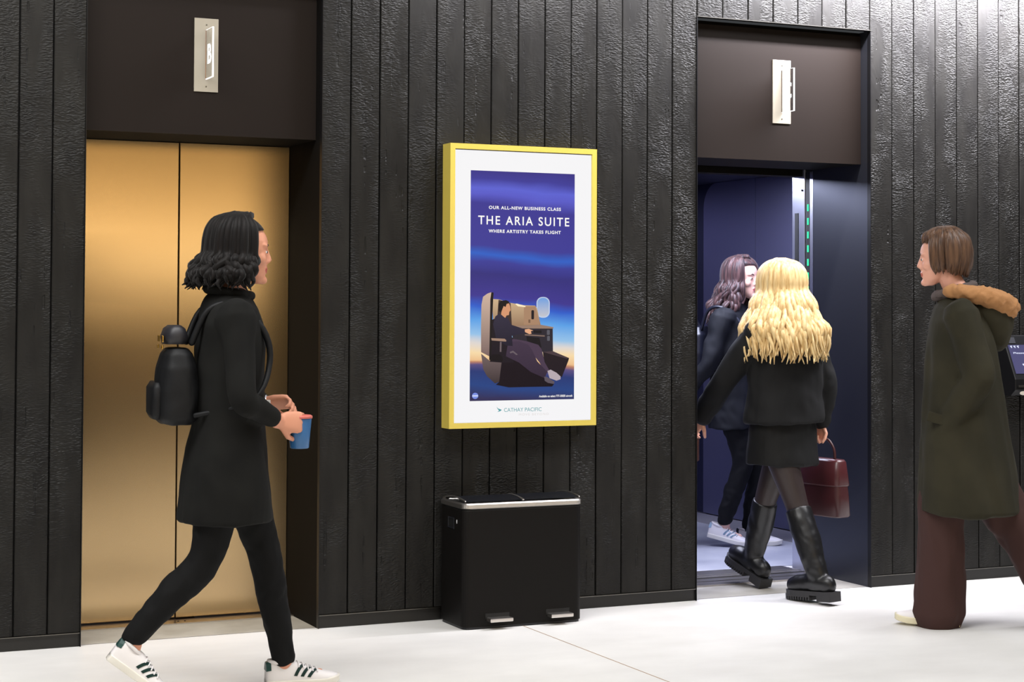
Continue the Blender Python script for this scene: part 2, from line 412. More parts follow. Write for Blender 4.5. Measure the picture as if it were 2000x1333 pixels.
B('leaf_edge', .000, .004, .003, .03, .008, 2.12, brushed('bright_door_edge', srgb(225, 225, 235), .3, True, 0), d2)
B('light_curtain', .003, .02, .036, .074, .012, 2.12, M_dark, d2)
gm = emit('green_led', (.05, 1, .42, 1), 1.6)
k = 0; z = 1.93
while z > .1:
    B('green_lamp', .0, .004, .046, .056, z-.018, z+.018, gm, d2)
    z -= .0725
# the lamp diffuser of the cabin and its cove line
B('lamp_cove', CX0+.3, CX1-.32, 1.28, 1.285, CZ-.006, CZ+.001, emit('cove_line', (.8, .82, 1, 1), 1.2), cab)

# ------------------------------------------------------------------ lift signs
def sign(letter, x, tint, label):
    t = thing('lift_sign', label, 'sign', (x, .075, 2.47), 0, 'letter signs above the lift doors')
    B('plate', -.0525, .0525, -.006, 0, -.158, .158, M_cream, t, .001)
    B('slot', -.0035, .0035, -.0075, -.0055, -.103, .107, mat('slot_'+letter, srgb(70, 50, 42) if letter == 'C' else srgb(150, 84, 50), .6), t)
    g = mat('clear_acrylic', (.96, .97, .97, 1), .03); b = g.node_tree.nodes['Principled BSDF']; b.inputs['Transmission Weight'].default_value = 1; b.inputs['IOR'].default_value = 1.45
    B('blade', -.003, .003, -.11, -.0076, -.102, .106, g, t)
    em = emit('lit_edge_'+letter, (1, 1, 1, 1), 1.7)
    bm = bmesh.new(); box(bm, -.003, .003, -.116, -.1101, -.102, .106); box(bm, -.003, .003, -.116, -.0076, -.105, -.1021); box(bm, -.003, .003, -.116, -.0076, .1061, .108)
    bmobj('lit_edge', bm, em, t)
    # letter on the blade face turned to the viewer (-x side)
    o = text(letter, 0, 1, 0, 1, 0, em, 'letter', None, bold=.02)
    for v in o.data.vertices:
        u, w = v.co.x, v.co.z
        v.co = Vector((-.0034, -.036-u*.058, -.042+w*.084))
    o.parent = t
    for z in (-.135, .13):
        bm = bmesh.new(); bmesh.ops.create_cone(bm, segments=12, radius1=.003, radius2=.003, depth=.002, cap_ends=True, matrix=Matrix.Translation((0, -.007, z)) @ Matrix.Rotation(R(90), 4, 'X'))
        bmobj('screw', bm, M_lip, t)
sign('B', 2.018, 0, 'bright plate with lit projecting letter B above the closed lift doors')
sign('C', 4.935, 0, 'bright plate with lit projecting letter C above the open lift')

# ------------------------------------------------------------------ poster light box
def poster():
    t = thing('poster_light_box', 'backlit airline poster in a yellow metal frame on the dark boarded wall', 'poster', (3.454, 0, .855))
    X0, X1, Z0, Z1, Y = -.3665, .3665, 0, 1.271, -.0896
    fi = .0235
    bm = bmesh.new()
    def bar(a, b, c, d): box(bm, a, b, Y, -.0001, c, d)
    bar(X0, X0+fi, Z0, Z1); bar(X1-fi, X1, Z0, Z1); bar(X0+fi, X1-fi, Z0, Z0+fi); bar(X0+fi, X1-fi, Z1-fi, Z1)
    bmesh.ops.remove_doubles(bm, verts=bm.verts, dist=1e-5)
    bmobj('frame', bm, M_gold, t)
    B('backing', X0+fi, X1-fi, -.07, -.002, Z0+fi, Z1-fi, M_dark, t)
    yb = Y+.009
    B('white_border', X0+fi+.001, X1-fi-.001, yb, yb+.004, Z0+fi+.001, Z1-fi-.004, emit('backlit_white', (.93, .925, .94, 1), .98), t)
    # printed picture
    ax0, ax1, az0, az1 = -.264, .256, .121, 1.153
    m = bpy.data.materials.new('backlit_print'); m.use_nodes = True; nt = m.node_tree; L = nt.links
    b = nt.nodes['Principled BSDF']; b.inputs['Base Color'].default_value = (0, 0, 0, 1); b.inputs['Emission Strength'].default_value = 1; b.inputs['Specular IOR Level'].default_value = .25; b.inputs['Roughness'].default_value = .25
    tc = nt.nodes.new('ShaderNodeTexCoord'); sp = nt.nodes.new('ShaderNodeSeparateXYZ'); L.new(tc.outputs['Object'], sp.inputs[0])
    mp = nt.nodes.new('ShaderNodeMapping'); mp.inputs['Scale'].default_value = (2.2, 1, 5.5); L.new(tc.outputs['Object'], mp.inputs[0])
    n = nt.nodes.new('ShaderNodeTexNoise'); n.inputs['Scale'].default_value = 1.4; n.inputs['Detail'].default_value = 2; L.new(mp.outputs[0], n.inputs['Vector'])
    def ma(op, a, c):
        q = nt.nodes.new('ShaderNodeMath'); q.operation = op
        for i, s in enumerate((a, c)):
            if isinstance(s, (int, float)): q.inputs[i].default_value = s
            else: L.new(s, q.inputs[i])
        return q.outputs[0]
    v = ma('DIVIDE', ma('SUBTRACT', az1, sp.outputs[2]), az1-az0)
    v = ma('ADD', v, ma('MULTIPLY', ma('SUBTRACT', n.outputs[0], .5), .05))
    v = ma('SUBTRACT', v, ma('MULTIPLY', sp.outputs[0], .06))
    cr = nt.nodes.new('ShaderNodeValToRGB'); el = cr.color_ramp.elements
    st = [(0, (58, 52, 132)), (.045, (62, 60, 150)), (.085, (92, 98, 208)), (.115, (88, 90, 198)), (.16, (60, 56, 145)), (.34, (60, 58, 148)), (.365, (48, 84, 180)), (.38, (46, 96, 196)), (.41, (58, 60, 150)), (.46, (50, 46, 122)), (.56, (62, 54, 142)), (.60, (48, 92, 200)), (.66, (92, 160, 230)), (.73, (150, 194, 232)), (.765, (222, 214, 208)), (.80, (246, 218, 170)), (.838, (236, 190, 140)), (.845, (190, 130, 100)), (.86, (92, 80, 128)), (.89, (42, 58, 116)), (.95, (40, 68, 130)), (1, (52, 48, 86))]
    while len(el) < len(st): el.new(.5)
    for e, (p, c) in zip(el, st): e.position = p; e.color = srgb(*c)
    L.new(v, cr.inputs[0]); L.new(cr.outputs[0], b.inputs['Emission Color'])
    pic = B('picture', ax0, ax1, yb-.0012, yb-.0002, az0, az1, m, t)
    layer = [yb-.0014]
    def P(cx, cy): return (ax0+(cx-6)/963*(ax1-ax0), az0+(1053-cy)/2078)
    def poly(name, pts, col, par=pic, col2=None, zz=None):
        layer[0] -= .00009; y = layer[0]
        bm = bmesh.new(); vs = [bm.verts.new((P(*q)[0], y, P(*q)[1])) for q in pts]; bm.faces.new(vs)
        if col2:
            mm = emit(name, srgb(*col)); nt = mm.node_tree; bb = nt.nodes['Principled BSDF']
            tc = nt.nodes.new('ShaderNodeTexCoord'); s2 = nt.nodes.new('ShaderNodeSeparateXYZ'); nt.links.new(tc.outputs['Generated'], s2.inputs[0])
            c2 = nt.nodes.new('ShaderNodeValToRGB'); c2.color_ramp.elements[0].color = srgb(*col); c2.color_ramp.elements[1].color = srgb(*col2)
            nt.links.new(s2.outputs[zz or 2], c2.inputs[0]); nt.links.new(c2.outputs[0], bb.inputs['Emission Color'])
        else: mm = emit(name, srgb(*col))
        return bmobj(name, bm, mm, par)
    def rrect(x0, y0, x1, y1, r, n=6):
        out = []
        for cx, cy, a0 in ((x1-r, y0+r, -90), (x1-r, y1-r, 0), (x0+r, y1-r, 90), (x0+r, y0+r, 180)):
            for k in range(n+1): a = R(a0+90*k/n); out.append((cx+r*math.cos(a), cy+r*math.sin(a)))
        return out
    poly('printed_window', rrect(613, 83, 737, 280, 55), (190, 205, 230)); poly('printed_window', rrect(622, 92, 728, 268, 48), (196, 196, 204), col2=(108, 158, 222))
    poly('printed_partition', [(200, 105), (262, 108), (370, 140), (500, 162), (600, 165), (618, 190), (655, 358), (400, 365), (215, 300)], (150, 118, 92), col2=(205, 176, 140))
    poly('printed_partition', [(496, 172), (605, 170), (640, 345), (496, 345)], (168, 132, 104))
    poly('printed_panel', rrect(565, 208, 590, 295, 10), (30, 26, 34)); poly('printed_panel', rrect(538, 296, 556, 328, 4), (120, 92, 72))
    poly('printed_lamp', [(415, 150), (430, 147), (512, 170), (508, 180), (440, 172)], (255, 238, 200))
    poly('printed_partition', [(262, 112), (372, 142), (385, 350), (250, 300)], (62, 48, 46))
    poly('printed_console', [(380, 372), (765, 376), (768, 598), (670, 602), (520, 560), (395, 490)], (44, 40, 50))
    poly('printed_console', [(380, 360), (650, 345), (770, 368), (771, 382), (400, 380)], (150, 124, 108))
    poly('printed_console', [(505, 434), (690, 446), (690, 458), (505, 446)], (128, 106, 96)); poly('printed_console', [(585, 398), (660, 400), (660, 426), (585, 424)], (24, 22, 28))
    poly('printed_panel', rrect(710, 395, 737, 442, 8), (90, 90, 100)); poly('printed_panel', rrect(712, 452, 738, 498, 8), (90, 90, 100))
    poly('printed_panel', [(520, 455), (640, 470), (660, 560), (530, 540)], (24, 22, 28))
    poly('printed_footrest', [(672, 602), (765, 595), (920, 662), (912, 690), (852, 842), (700, 790)], (34, 26, 34)); poly('printed_footrest', [(672, 602), (765, 595), (920, 662), (900, 668), (800, 640)], (72, 58, 64))
    poly('printed_shell', [(160, 55), (195, 42), (205, 120), (196, 480), (180, 640), (105, 600), (103, 380), (106, 160), (120, 85)], (120, 98, 96), col2=(206, 178, 160))
    poly('printed_shell', [(105, 614), (182, 680), (300, 690), (298, 800), (270, 880), (232, 893), (160, 825), (125, 760)], (60, 50, 52), col2=(112, 96, 96))
    poly('printed_base', [(292, 690), (400, 600), (560, 760), (690, 830), (780, 905), (760, 930), (560, 930), (360, 932), (240, 905), (270, 880)], (24, 16, 26))
    poly('printed_seat', [(198, 300), (250, 280), (400, 480), (400, 700), (300, 700), (185, 690), (192, 500)], (30, 24, 34))
    poly('printed_shell', [(195, 42), (216, 46), (212, 110), (205, 300), (196, 660), (178, 680), (184, 300), (186, 110)], (26, 22, 26))
    poly('printed_trousers', [(330, 500), (400, 478), (520, 500), (630, 535), (662, 580), (690, 700), (735, 780), (700, 810), (640, 700), (560, 600), (400, 560)], (74, 58, 78))
    poly('printed_trousers', [(350, 505), (450, 500), (540, 535), (575, 590), (620, 690), (715, 790), (690, 850), (560, 790), (450, 700), (330, 640)], (52, 40, 58), col2=(66, 52, 72))
    poly('printed_jacket', [(232, 268), (262, 245), (300, 250), (350, 285), (378, 345), (505, 388), (508, 425), (420, 440), (385, 450), (392, 545), (330, 540), (240, 480), (212, 340)], (34, 30, 46), col2=(50, 46, 66))
    poly('printed_hand', [(503, 390), (540, 384), (582, 400), (560, 406), (566, 430), (545, 434), (505, 414)], (226, 168, 130))
    poly('printed_face', [(290, 190), (330, 140), (355, 140), (366, 170), (372, 210), (360, 225), (356, 255), (335, 258), (322, 282), (285, 250)], (214, 150, 112))
    poly('printed_hair', [(262, 150), (285, 122), (330, 115), (360, 130), (355, 146), (335, 150), (325, 180), (308, 170), (296, 200), (285, 232), (262, 215)], (26, 20, 24))
    poly('printed_armrest', [(195, 470), (318, 476), (334, 492), (330, 503), (200, 492)], (160, 130, 112)); poly('printed_armrest', [(275, 505), (290, 506), (288, 600), (273, 598)], (110, 96, 100))
    poly('printed_armrest', [(190, 640), (215, 622), (275, 622), (300, 650), (300, 690), (186, 682)], (22, 18, 24)); poly('printed_armrest', [(365, 600), (395, 588), (440, 625), (425, 630), (395, 606), (370, 614)], (104, 92, 100))
    poly('printed_shoe', [(685, 835), (710, 838), (782, 885), (776, 906), (720, 895), (690, 875)], (92, 82, 92)); poly('printed_shoe', [(715, 782), (745, 770), (800, 800), (838, 835), (838, 862), (800, 875), (735, 850)], (182, 168, 176))
    poly('printed_badge', rrect(24, 976, 80, 1034, 28), (120, 140, 225)); poly('printed_badge', rrect(26, 998, 78, 1012, 3), (200, 210, 245))
    wt = emit('white_print', (.97, .95, .92, 1), 1.0); yl = yb-.0075
    A = lambda cx: ax0+(cx-110)/1840*(ax1-ax0)      # headline crop frame
    text('OUR ALL-NEW BUSINESS CLASS', A(415), A(1690), .981, .996, yl, wt, 'headline', pic, .03, 1.18)
    text('THE ARIA SUITE', A(230), A(1842), .911, .951, yl, wt, 'headline', pic, .012, 1.25)
    text('WHERE ARTISTRY TAKES FLIGHT', A(412), A(1690), .875, .890, yl, wt, 'headline', pic, .03, 1.18)
    text('Available on select 777-300ER aircraft', P(635, 0)[0], P(948, 0)[0], P(0, 1030)[1], P(0, 1009)[1], yl, wt, 'footnote', pic, .02)
    wb = yb-.0006
    te = emit('teal_print', srgb(84, 158, 164), 1)
    def T(name, s, a, b, c, d, m_, bo, sp_=1.0): return text(s, P(a, 0)[0], P(b, 0)[0], P(0, d)[1], P(0, c)[1], wb-.0004, m_, name, t, bo, sp_)
    T('brand_lettering', 'CATHAY PACIFIC', 318, 665, 1124, 1160, te, .0)
    T('slogan', 'MOVE BEYOND', 455, 730, 1178, 1198, emit('pale_print', srgb(222, 216, 214), 1), .0, 1.3)
    bm = bmesh.new()
    for pts in ([(250, 1108), (262, 1126), (298, 1140), (284, 1152), (256, 1160), (272, 1146), (258, 1130)],):
        bm.faces.new([bm.verts.new((P(*q)[0], wb-.0004, P(*q)[1])) for q in pts])
    bmobj('brand_wing', bm, te, t)
poster()

# ------------------------------------------------------------------ pedal bin
def bin_():
    t = thing('pedal_bin', 'black two-lid pedal bin with steel rim beneath the backlit poster', 'bin', (3.364, -.151, 0))
    W2, D2, H = .288, .139, .548
    def ringz(z, g=0, r=.035, n=5):
        out = []
        w, d = W2-g, D2-g
        for cx, cy, a0 in ((w-r, d-r, 0), (-w+r, d-r, 90), (-w+r, -d+r, 180), (w-r, -d+r, 270)):
            for k in range(n+1): a = R(a0+90*k/n); out.append((cx+r*math.cos(a), cy+r*math.sin(a), z))
        return out
    def stack(name, zs, m, par=t, r=.035):
        bm = bmesh.new(); rows = [[bm.verts.new(p) for p in ringz(z, g, r)] for z, g in zs]; n = len(rows[0])
        for a, b in zip(rows, rows[1:]):
            for i in range(n): bm.faces.new((a[i], a[(i+1) % n], b[(i+1) % n], b[i]))
        bm.faces.new(rows[0][::-1]); bm.faces.new(rows[-1])
        o = bmobj(name, bm, m, par); 
        return o
    stack('foot', [(0, .004), (.01, .004)], M_binlid)
    body = stack('body', [(.01, .002), (.012, 0), (H-.037, 0), (H-.035, .001)], M_binbody)
    stack('rim_seam', [(H-.035, .004), (H-.028, .004)], M_dark)
    stack('rim', [(H-.028, .0), (H-.025, -.003), (H-.010, -.003), (H-.004, .002), (H-.004, .014), (H-.008, .016)], M_steel)
    # two domed lids
    for s in (-1, 1):
        bm = bmesh.new(); nx, ny = 14, 12; gr = []
        x0, x1 = (-W2+.018, -.004) if s < 0 else (.004, W2-.018)
        for i in range(nx+1):
            row = []
            for j in range(ny+1):
                u, w = i/nx, j/ny
                x = x0+(x1-x0)*u; y = -D2+.018+(2*D2-.036)*w
                row.append(bm.verts.new((x, y, H-.006+.020*math.sin(math.pi*min(1, max(0, .08+w*.92)))**.7)))
            gr.append(row)
        for i in range(nx):
            for j in range(ny): bm.faces.new((gr[i][j], gr[i+1][j], gr[i+1][j+1], gr[i][j+1]))
        bmesh.ops.solidify(bm, geom=bm.faces[:], thickness=.006)
        bmobj('lid', bm, M_binlid, t, True)
    bm = bmesh.new()
    for i in range(12):
        a, b = i/12, (i+1)/12
        f = lambda w: H-.0035+.020*math.sin(math.pi*min(1, max(0, .08+w*.92)))**.7
        y0, y1 = -D2+.012+(2*D2-.024)*a, -D2+.012+(2*D2-.024)*b
        vs = [bm.verts.new(q) for q in ((-.005, y0, f(a)), (.005, y0, f(a)), (.005, y1, f(b)), (-.005, y1, f(b)))]; bm.faces.new(vs)
    bmesh.ops.remove_doubles(bm, verts=bm.verts, dist=1e-5); bmesh.ops.solidify(bm, geom=bm.faces[:], thickness=.004)
    bmobj('divider', bm, M_steel, t)
    # steel hinge arcs left and right
    for x in (-W2+.012, W2-.012):
        bm = bmesh.new(); tube(bm, [(x, -D2+.014+(2*D2-.028)*k/12, H-.002+.018*math.sin(math.pi*min(1, .08+k/12*.92))**.7) for k in range(13)], .0035, 8)
        bmobj('lid_trim', bm, M_steel, t, True)
    # recessed handle on the left end
    bm = bmesh.new(); x = -W2
    box(bm, x-.004, x-.0002, -.035, -.029, .425, .475); box(bm, x-.004, x-.0002, .029, .035, .425, .475); box(bm, x-.004, x-.0002, -.029, .029, .469, .475); box(bm, x-.004, x-.0002, -.029, .029, .425, .431)
    h = bmobj('handle', bm, M_binlid, t, bevel=.0015)
    B('grip_recess', x-.0008, x-.0002, -.029, .029, .431, .469, M_dark, h)
    bm = bmesh.new(); ell(bm, (x-.001, -.062, .46), (.002, .003, .009)); bmobj('white_scuff', bm, mat('white_scuff', (.6, .6, .6, 1), .6), body)
    for cx in (-.127, .165):
        B('pedal_slot', cx-.058, cx+.056, -D2-.0006, -D2+.001, .042, .066, M_dark, t)
        bm = bmesh.new(); box(bm, cx-.054, cx+.054, -D2-.05, -D2-.001, .034, .050)
        bmobj('pedal', bm, M_steel, t, bevel=.003)
bin_()

# ------------------------------------------------------------------ access terminal at the right edge
def terminal():
    t = thing('access_terminal', 'black wall terminal with tilted blue screen and white arrow at right edge', 'terminal', (6.42, 0, .95))
    bm = bmesh.new()
    pr = [(0, 0), (0, .31), (-.035, .31), (-.135, .085), (-.135, .03), (-.10, 0)]
    a = [bm.verts.new((-.20, y, z)) for y, z in pr]; b = [bm.verts.new((.20, y, z)) for y, z in pr]
    bm.faces.new(a); bm.faces.new(b[::-1])
    for i in range(len(pr)): j = (i+1) % len(pr); bm.faces.new((a[i], a[j], b[j], b[i]))
    bmobj('housing', bm, M_black, t, bevel=.004)
    d = Vector((0, -.10, -.225)).normalized(); n = Vector((0, -.225, .10)).normalized(); o = Vector((0, -.035, .31))
    def q(u, w, h): return Vector((u, 0, 0))+o+d*w+n*h
    def slab(name, u0, u1, w0, w1, h0, h1, m):
        bm = bmesh.new(); vs = [bm.verts.new(q(u, w, h)) for u in (u0, u1) for w in (w0, w1) for h in (h0, h1)]
        for f in ((0,1,3,2),(4,6,7,5),(0,4,5,1),(2,3,7,6),(0,2,6,4),(1,5,7,3)): bm.faces.new([vs[i] for i in f])
        return bmobj(name, bm, m, t)
    slab('screen', -.185, .185, .055, .215, .001, .003, emit('blue_grey_screen', srgb(84, 82, 122), 1))
    slab('reader_tag', -.175, -.13, .012, .045, .001, .003, emit('reader_tag', srgb(96, 96, 104), .8))
    wh = emit('white_pixels', srgb(225, 230, 255), 1.1)
    def scr_text(s, u0, u1, w0, w1, name):
        ob = text(s, 0, 1, 0, 1, 0, wh, name, None, .02)
        for v in ob.data.vertices: v.co = q(u0+(u1-u0)*v.co.x, w1+(w0-w1)*v.co.z, .0036)
        ob.parent = t
    scr_text('Please identify yourself', -.165, .10, .096, .108, 'screen_text')
    bm = bmesh.new()
    def st(a, b, w):
        a, b = Vector(a), Vector(b); dd = (b-a).normalized()*w; pp = Vector((-dd.y, dd.x))
        bm.faces.new([bm.verts.new(q(p.x, p.y, .0036)) for p in (a-pp, b-pp, b+pp, a+pp)])
    st((-.095, .125), (-.095, .19), .0045); st((-.095, .192), (-.125, .162), .0045); st((-.095, .192), (-.065, .162), .0045)
    bmobj('screen_arrow', bm, wh, t)
    bm = bmesh.new()
    for k in range(3):
        u = -.172+k*.022; st((u, .060), (u+.008, .072), .003); st((u, .066), (u+.012, .060), .002)
    bmobj('screen_icon', bm, wh, t)
    B('card_lip', -.19, .19, -.15, -.136, .045, .055, M_lip, t)
    bm = bmesh.new(); ell(bm, (-.150, -.1355, .014), (.022, .002, .010)); bmobj('card_mark', bm, mat('cream_mark', srgb(205, 198, 186), .5), t)
terminal()

# ------------------------------------------------------------------ people
def V(*a): return Vector(a if len(a) > 1 else a[0])
def skin_mat(name, base, lip):
    return [mat(name, base, .5, spec=.35, bump=(140, .08)), mat(name+'_lips', lip, .4)]
def head_prims(bm, H):
    """H: matrix placing head-local space (x forward, z up, origin mid-head)"""
    def E_(c, r, u=22, v=16):
        n = bm.verts[:] if False else None
        res = bmesh.ops.create_uvsphere(bm, u_segments=u, v_segments=v, radius=1)
        for vt in res['verts']: vt.co = H @ Vector((vt.co.x*r[0]+c[0], vt.co.y*r[1]+c[1], vt.co.z*r[2]+c[2]))
    E_((-.014, 0, .034), (.094, .073, .086)); E_((.02, 0, .03), (.072, .066, .074))
    rings = [(.045, .018, .070, .066), (.01, .020, .068, .066), (-.03, .022, .067, .061), (-.06, .030, .058, .053), (-.085, .042, .046, .042), (-.105, .056, .028, .026), (-.112, .060, .014, .014)]
    loft(bm, [((H @ Vector((r[1], 0, r[0]))), H.to_3x3() @ Vector((r[2], 0, 0)), H.to_3x3() @ Vector((0, r[3], 0))) for r in rings], 26, 2.2)
    def Sg(p, r0, q, r1): tube(bm, [H @ Vector(p), H @ Vector(q)], [r0, r1], 10)
    Sg((.080, 0, .026), .0085, (.099, 0, -.022), .0110); E_((.094, .011, -.029), (.010, .0075, .0065)); E_((.094, -.011, -.029), (.010, .0075, .0065)); E_((.082, 0, -.036), (.014, .016, .010))
    for s in (-1, 1):
        E_((.072, .028*s, .028), (.017, .026, .008)); E_((.056, .040*s, -.022), (.028, .022, .026))
        E_((-.004, .074*s, -.002), (.018, .009, .030)); E_((.002, .072*s, -.024), (.010, .008, .010))
        E_((.074, .030*s, .003), (.0125, .014, .009))
    E_((.087, 0, -.054), (.010, .023, .0065)); E_((.085, 0, -.067), (.0105, .020, .0075)); E_((.078, 0, -.097), (.020, .022, .016)); E_((.078, 0, -.045), (.012, .02, .010))
def hand(bm, w, d, n, side, curl=(25, 30, 20), sc=1.0, spread=.0):
    """w wrist, d finger direction, n way the palm faces, side +1/-1 picks where the thumb leaves"""
    w, d, n = V(w), V(d).normalized(), V(n); n = (n-d*n.dot(d)).normalized(); t = d.cross(n)*side
    loft(bm, [(w-d*.02, t*.024*sc, n*.019*sc), (w, t*.026*sc, n*.018*sc), (w+d*.03*sc, t*.038*sc, n*.017*sc), (w+d*.07*sc, t*.041*sc, n*.0145*sc), (w+d*.088*sc, t*.037*sc, n*.011*sc)], 18, 2.4)
    for k, (o, L) in enumerate(((.0295, .072), (.0100, .080), (-.0100, .074), (-.0285, .058))):
        p = w+d*.080*sc+t*o*sc; a = 0; pts = [p-d*.02*sc]; pts.append(p)
        for j, f in enumerate((.45, .32, .23)):
            a += R(curl[j])*(1+.08*k)
            p = p+(d*math.cos(a)+n*math.sin(a)+t*(o*spread)).normalized()*L*f*sc; pts.append(p)
        tube(bm, pts, [.009*sc, .0088*sc, .0082*sc, .0074*sc, .0064*sc], 9)
    b = w+d*.018*sc+t*.026*sc
    q1 = b+(t*.75+d*.6+n*.25).normalized()*.036*sc; q2 = q1+(t*.25+d*.85+n*.45).normalized()*.03*sc; q3 = q2+(d*.8+n*.6).normalized()*.024*sc
    tube(bm, [b-t*.012*sc, b, q1, q2, q3], [.012*sc, .0125*sc, .0105*sc, .0092*sc, .0075*sc], 10)
def make_body(root, J, mats, voxel=.0048):
    bm = bmesh.new()
    H = Matrix.Translation(V(J['head'])) @ Euler((R(J.get('roll', 0)), R(J.get('pitch', 0)), R(J.get('turn', 0)))).to_matrix().to_4x4()
    head_prims(bm, H)
    nk = V(J['neck']); hb = H @ V(-.022, 0, -.055)
    tube(bm, [hb, (hb+nk)/2+V(.004, 0, 0), nk, nk-V(.0, 0, .05)], [.052, .050, .056, .07], 16)
    pv, ch = V(J['pelvis']), V(J['chest'])
    loft(bm, [(nk-V(0, 0, .015), V(.05, 0, 0), V(0, .07, 0)), (nk-V(0, 0, .05), V(.065, 0, 0), V(0, .13, 0)), (ch+V(0, 0, .04), V(.095, 0, 0), V(0, .155, 0)), (ch-V(0, 0, .06), V(.10, 0, 0), V(0, .145, 0)),
              ((ch+pv)/2-V(0, 0, .02), V(.085, 0, 0), V(0, .12, 0)), (pv+V(0, 0, .05), V(.10, 0, 0), V(0, .15, 0)), (pv-V(0, 0, .05), V(.11, 0, 0), V(0, .165, 0)), (pv-V(0, 0, .1), V(.09, 0, 0), V(0, .13, 0))], 28, 2.2)
    for s in 'LR':
        sh, el, wr = V(J['sh'+s]), V(J['el'+s]), V(J['wr'+s])
        limb(bm, [(*sh, .052), (*(sh*.5+el*.5), .043), (*el, .037), (*(el*.6+wr*.4), .036), (*wr, .025)])
        hd = J['hand'+s]; hand(bm, wr, hd[0], hd[1], 1 if s == 'L' else -1, *(hd[2:] if len(hd) > 2 else ()))
        hp, kn, an = V(J['hip'+s]), V(J['kn'+s]), V(J['an'+s])
        limb(bm, [(*hp, .085), (*(hp*.55+kn*.45), .066), (*kn, .050), (*(kn*.62+an*.38), .050), (*an, .033)])
        toe = V(J['toe'+s]); ell(bm, an-V(0, 0, .02), (.033, .028, .045)); tube(bm, [an-V(0, 0, .045), (an*.6+toe*.4)-V(0, 0, .045), toe-(toe-an).normalized()*.03-V(0, 0, .012)], [.026, .020, .015], 12)
    me = remesh(bm, voxel, 2)
    inv = H.inverted()
    me.materials.append(mats[0]); me.materials.append(mats[1])
    for p in me.polygons:
        c = inv @ p.center
        if c.x > .082 and abs(c.y) < .022-max(0, abs(c.z+.060)-.004)*1.2 and -.074 < c.z < -.048: p.material_index = 1
    o = link('body', me, None, root, True)
    # eyes and brows
    for s in (-1, 1):
        bm = bmesh.new(); res = bmesh.ops.create_uvsphere(bm, u_segments=16, v_segments=10, radius=.0092)
        for v in res['verts']: v.co = H @ (Vector((v.co.x*.9, v.co.y*1.15, v.co.z*.72))+V(.0785, .030*s, .004))
        e = bmobj('eye', bm, M_eye, root, True)
        bm = bmesh.new(); res = bmesh.ops.create_uvsphere(bm, u_segments=12, v_segments=8, radius=.0052)
        for v in res['verts']: v.co = H @ (Vector((v.co.x*.5, v.co.y, v.co.z))+V(.0868, .030*s, .0045))
        bmobj('iris', bm, M_iris, e, True)
        bm = bmesh.new(); tube(bm, [H @ V(.088, .014*s, .026), H @ V(.088, .028*s, .031), H @ V(.078, .046*s, .026)], [.0028, .0032, .0018], 8)
        bmobj('eyebrow', bm, J['brow'], root, True)
    return H
def lock(bm, pts, r, n=6):
    c = curve(pts, 4); L = len(c)-1
    tube(bm, c, [r*(.55+.45*math.sin(math.pi*min(1, .25+.6*i/L)))*(1 if i < L*.75 else max(.15, 1-(i/L-.75)*3.4)) for i in range(L+1)], n, ends=False)
def long_hair(root, H, m, length, spread=.03, back=0, wave=.012, seed=1, face=55, n=110, vol=1.0, fat=1.0, extra=None, width=1.0):
    """strands from the parting over the skull and down; face = half-angle left open in front"""
    rnd = random.Random(seed); bm = bmesh.new()
    Z = V(0, 0, 1); R3 = H.to_3x3()
    for v in bmesh.ops.create_uvsphere(bm, u_segments=28, v_segments=18, radius=1)['verts']:
        c = Vector((v.co.x*.104*vol-.020, v.co.y*.084*vol, v.co.z*.099+.036))
        if c.x > .035 and c.z < .075: c.x = .035+(c.x-.035)*.1
        v.co = H @ c
    for i in range(n):
        th = R(face+(360-2*face)*((i+.5)/n)+rnd.uniform(-3, 3)); ca, sa = math.cos(th), math.sin(th)
        k = rnd.uniform(.93, 1.08)*vol
        top = Vector((.03*rnd.uniform(-1, 1)-.005, .012*math.copysign(1, sa)*rnd.uniform(.2, 1), .135*rnd.uniform(.985, 1.01)))
        p = [H @ top]
        for z, f in ((.118, .62), (.085, .93), (.04, 1.03), (-.01, 1.05)):
            p.append(H @ Vector((-.018+ca*.098*f*k, sa*.082*f*k, z)))
        last = p[-1]; L = length*rnd.uniform(.86, 1.04); ph = rnd.uniform(0, 6.28); out = (R3 @ Vector((ca, sa*width, 0))); out.z = 0
        for j in range(1, 6):
            t = j/5; sp = spread*(t*1.5 if t < .6 else .9+.1*t)
            wv = wave*math.sin(ph+j*1.9); w2 = wave*math.cos(ph*1.7+j*2.1)
            q = last+out*sp+Vector((-back*t, 0, -L*t))+Vector((wv, w2, 0))
            if extra: q = extra(q, t)
            p.append(q)
        lock(bm, p, rnd.uniform(.011, .017)*fat)
    return bmobj('hair', bm, m, root, True)
def hair_mat(name, a, b, rough=.42, spec=.3):
    return mat(name, a, rough, spec=spec, var=(1, a, b, (70, 70, 7)), bump=(1, .5, (160, 160, 9)), sheen=.1)

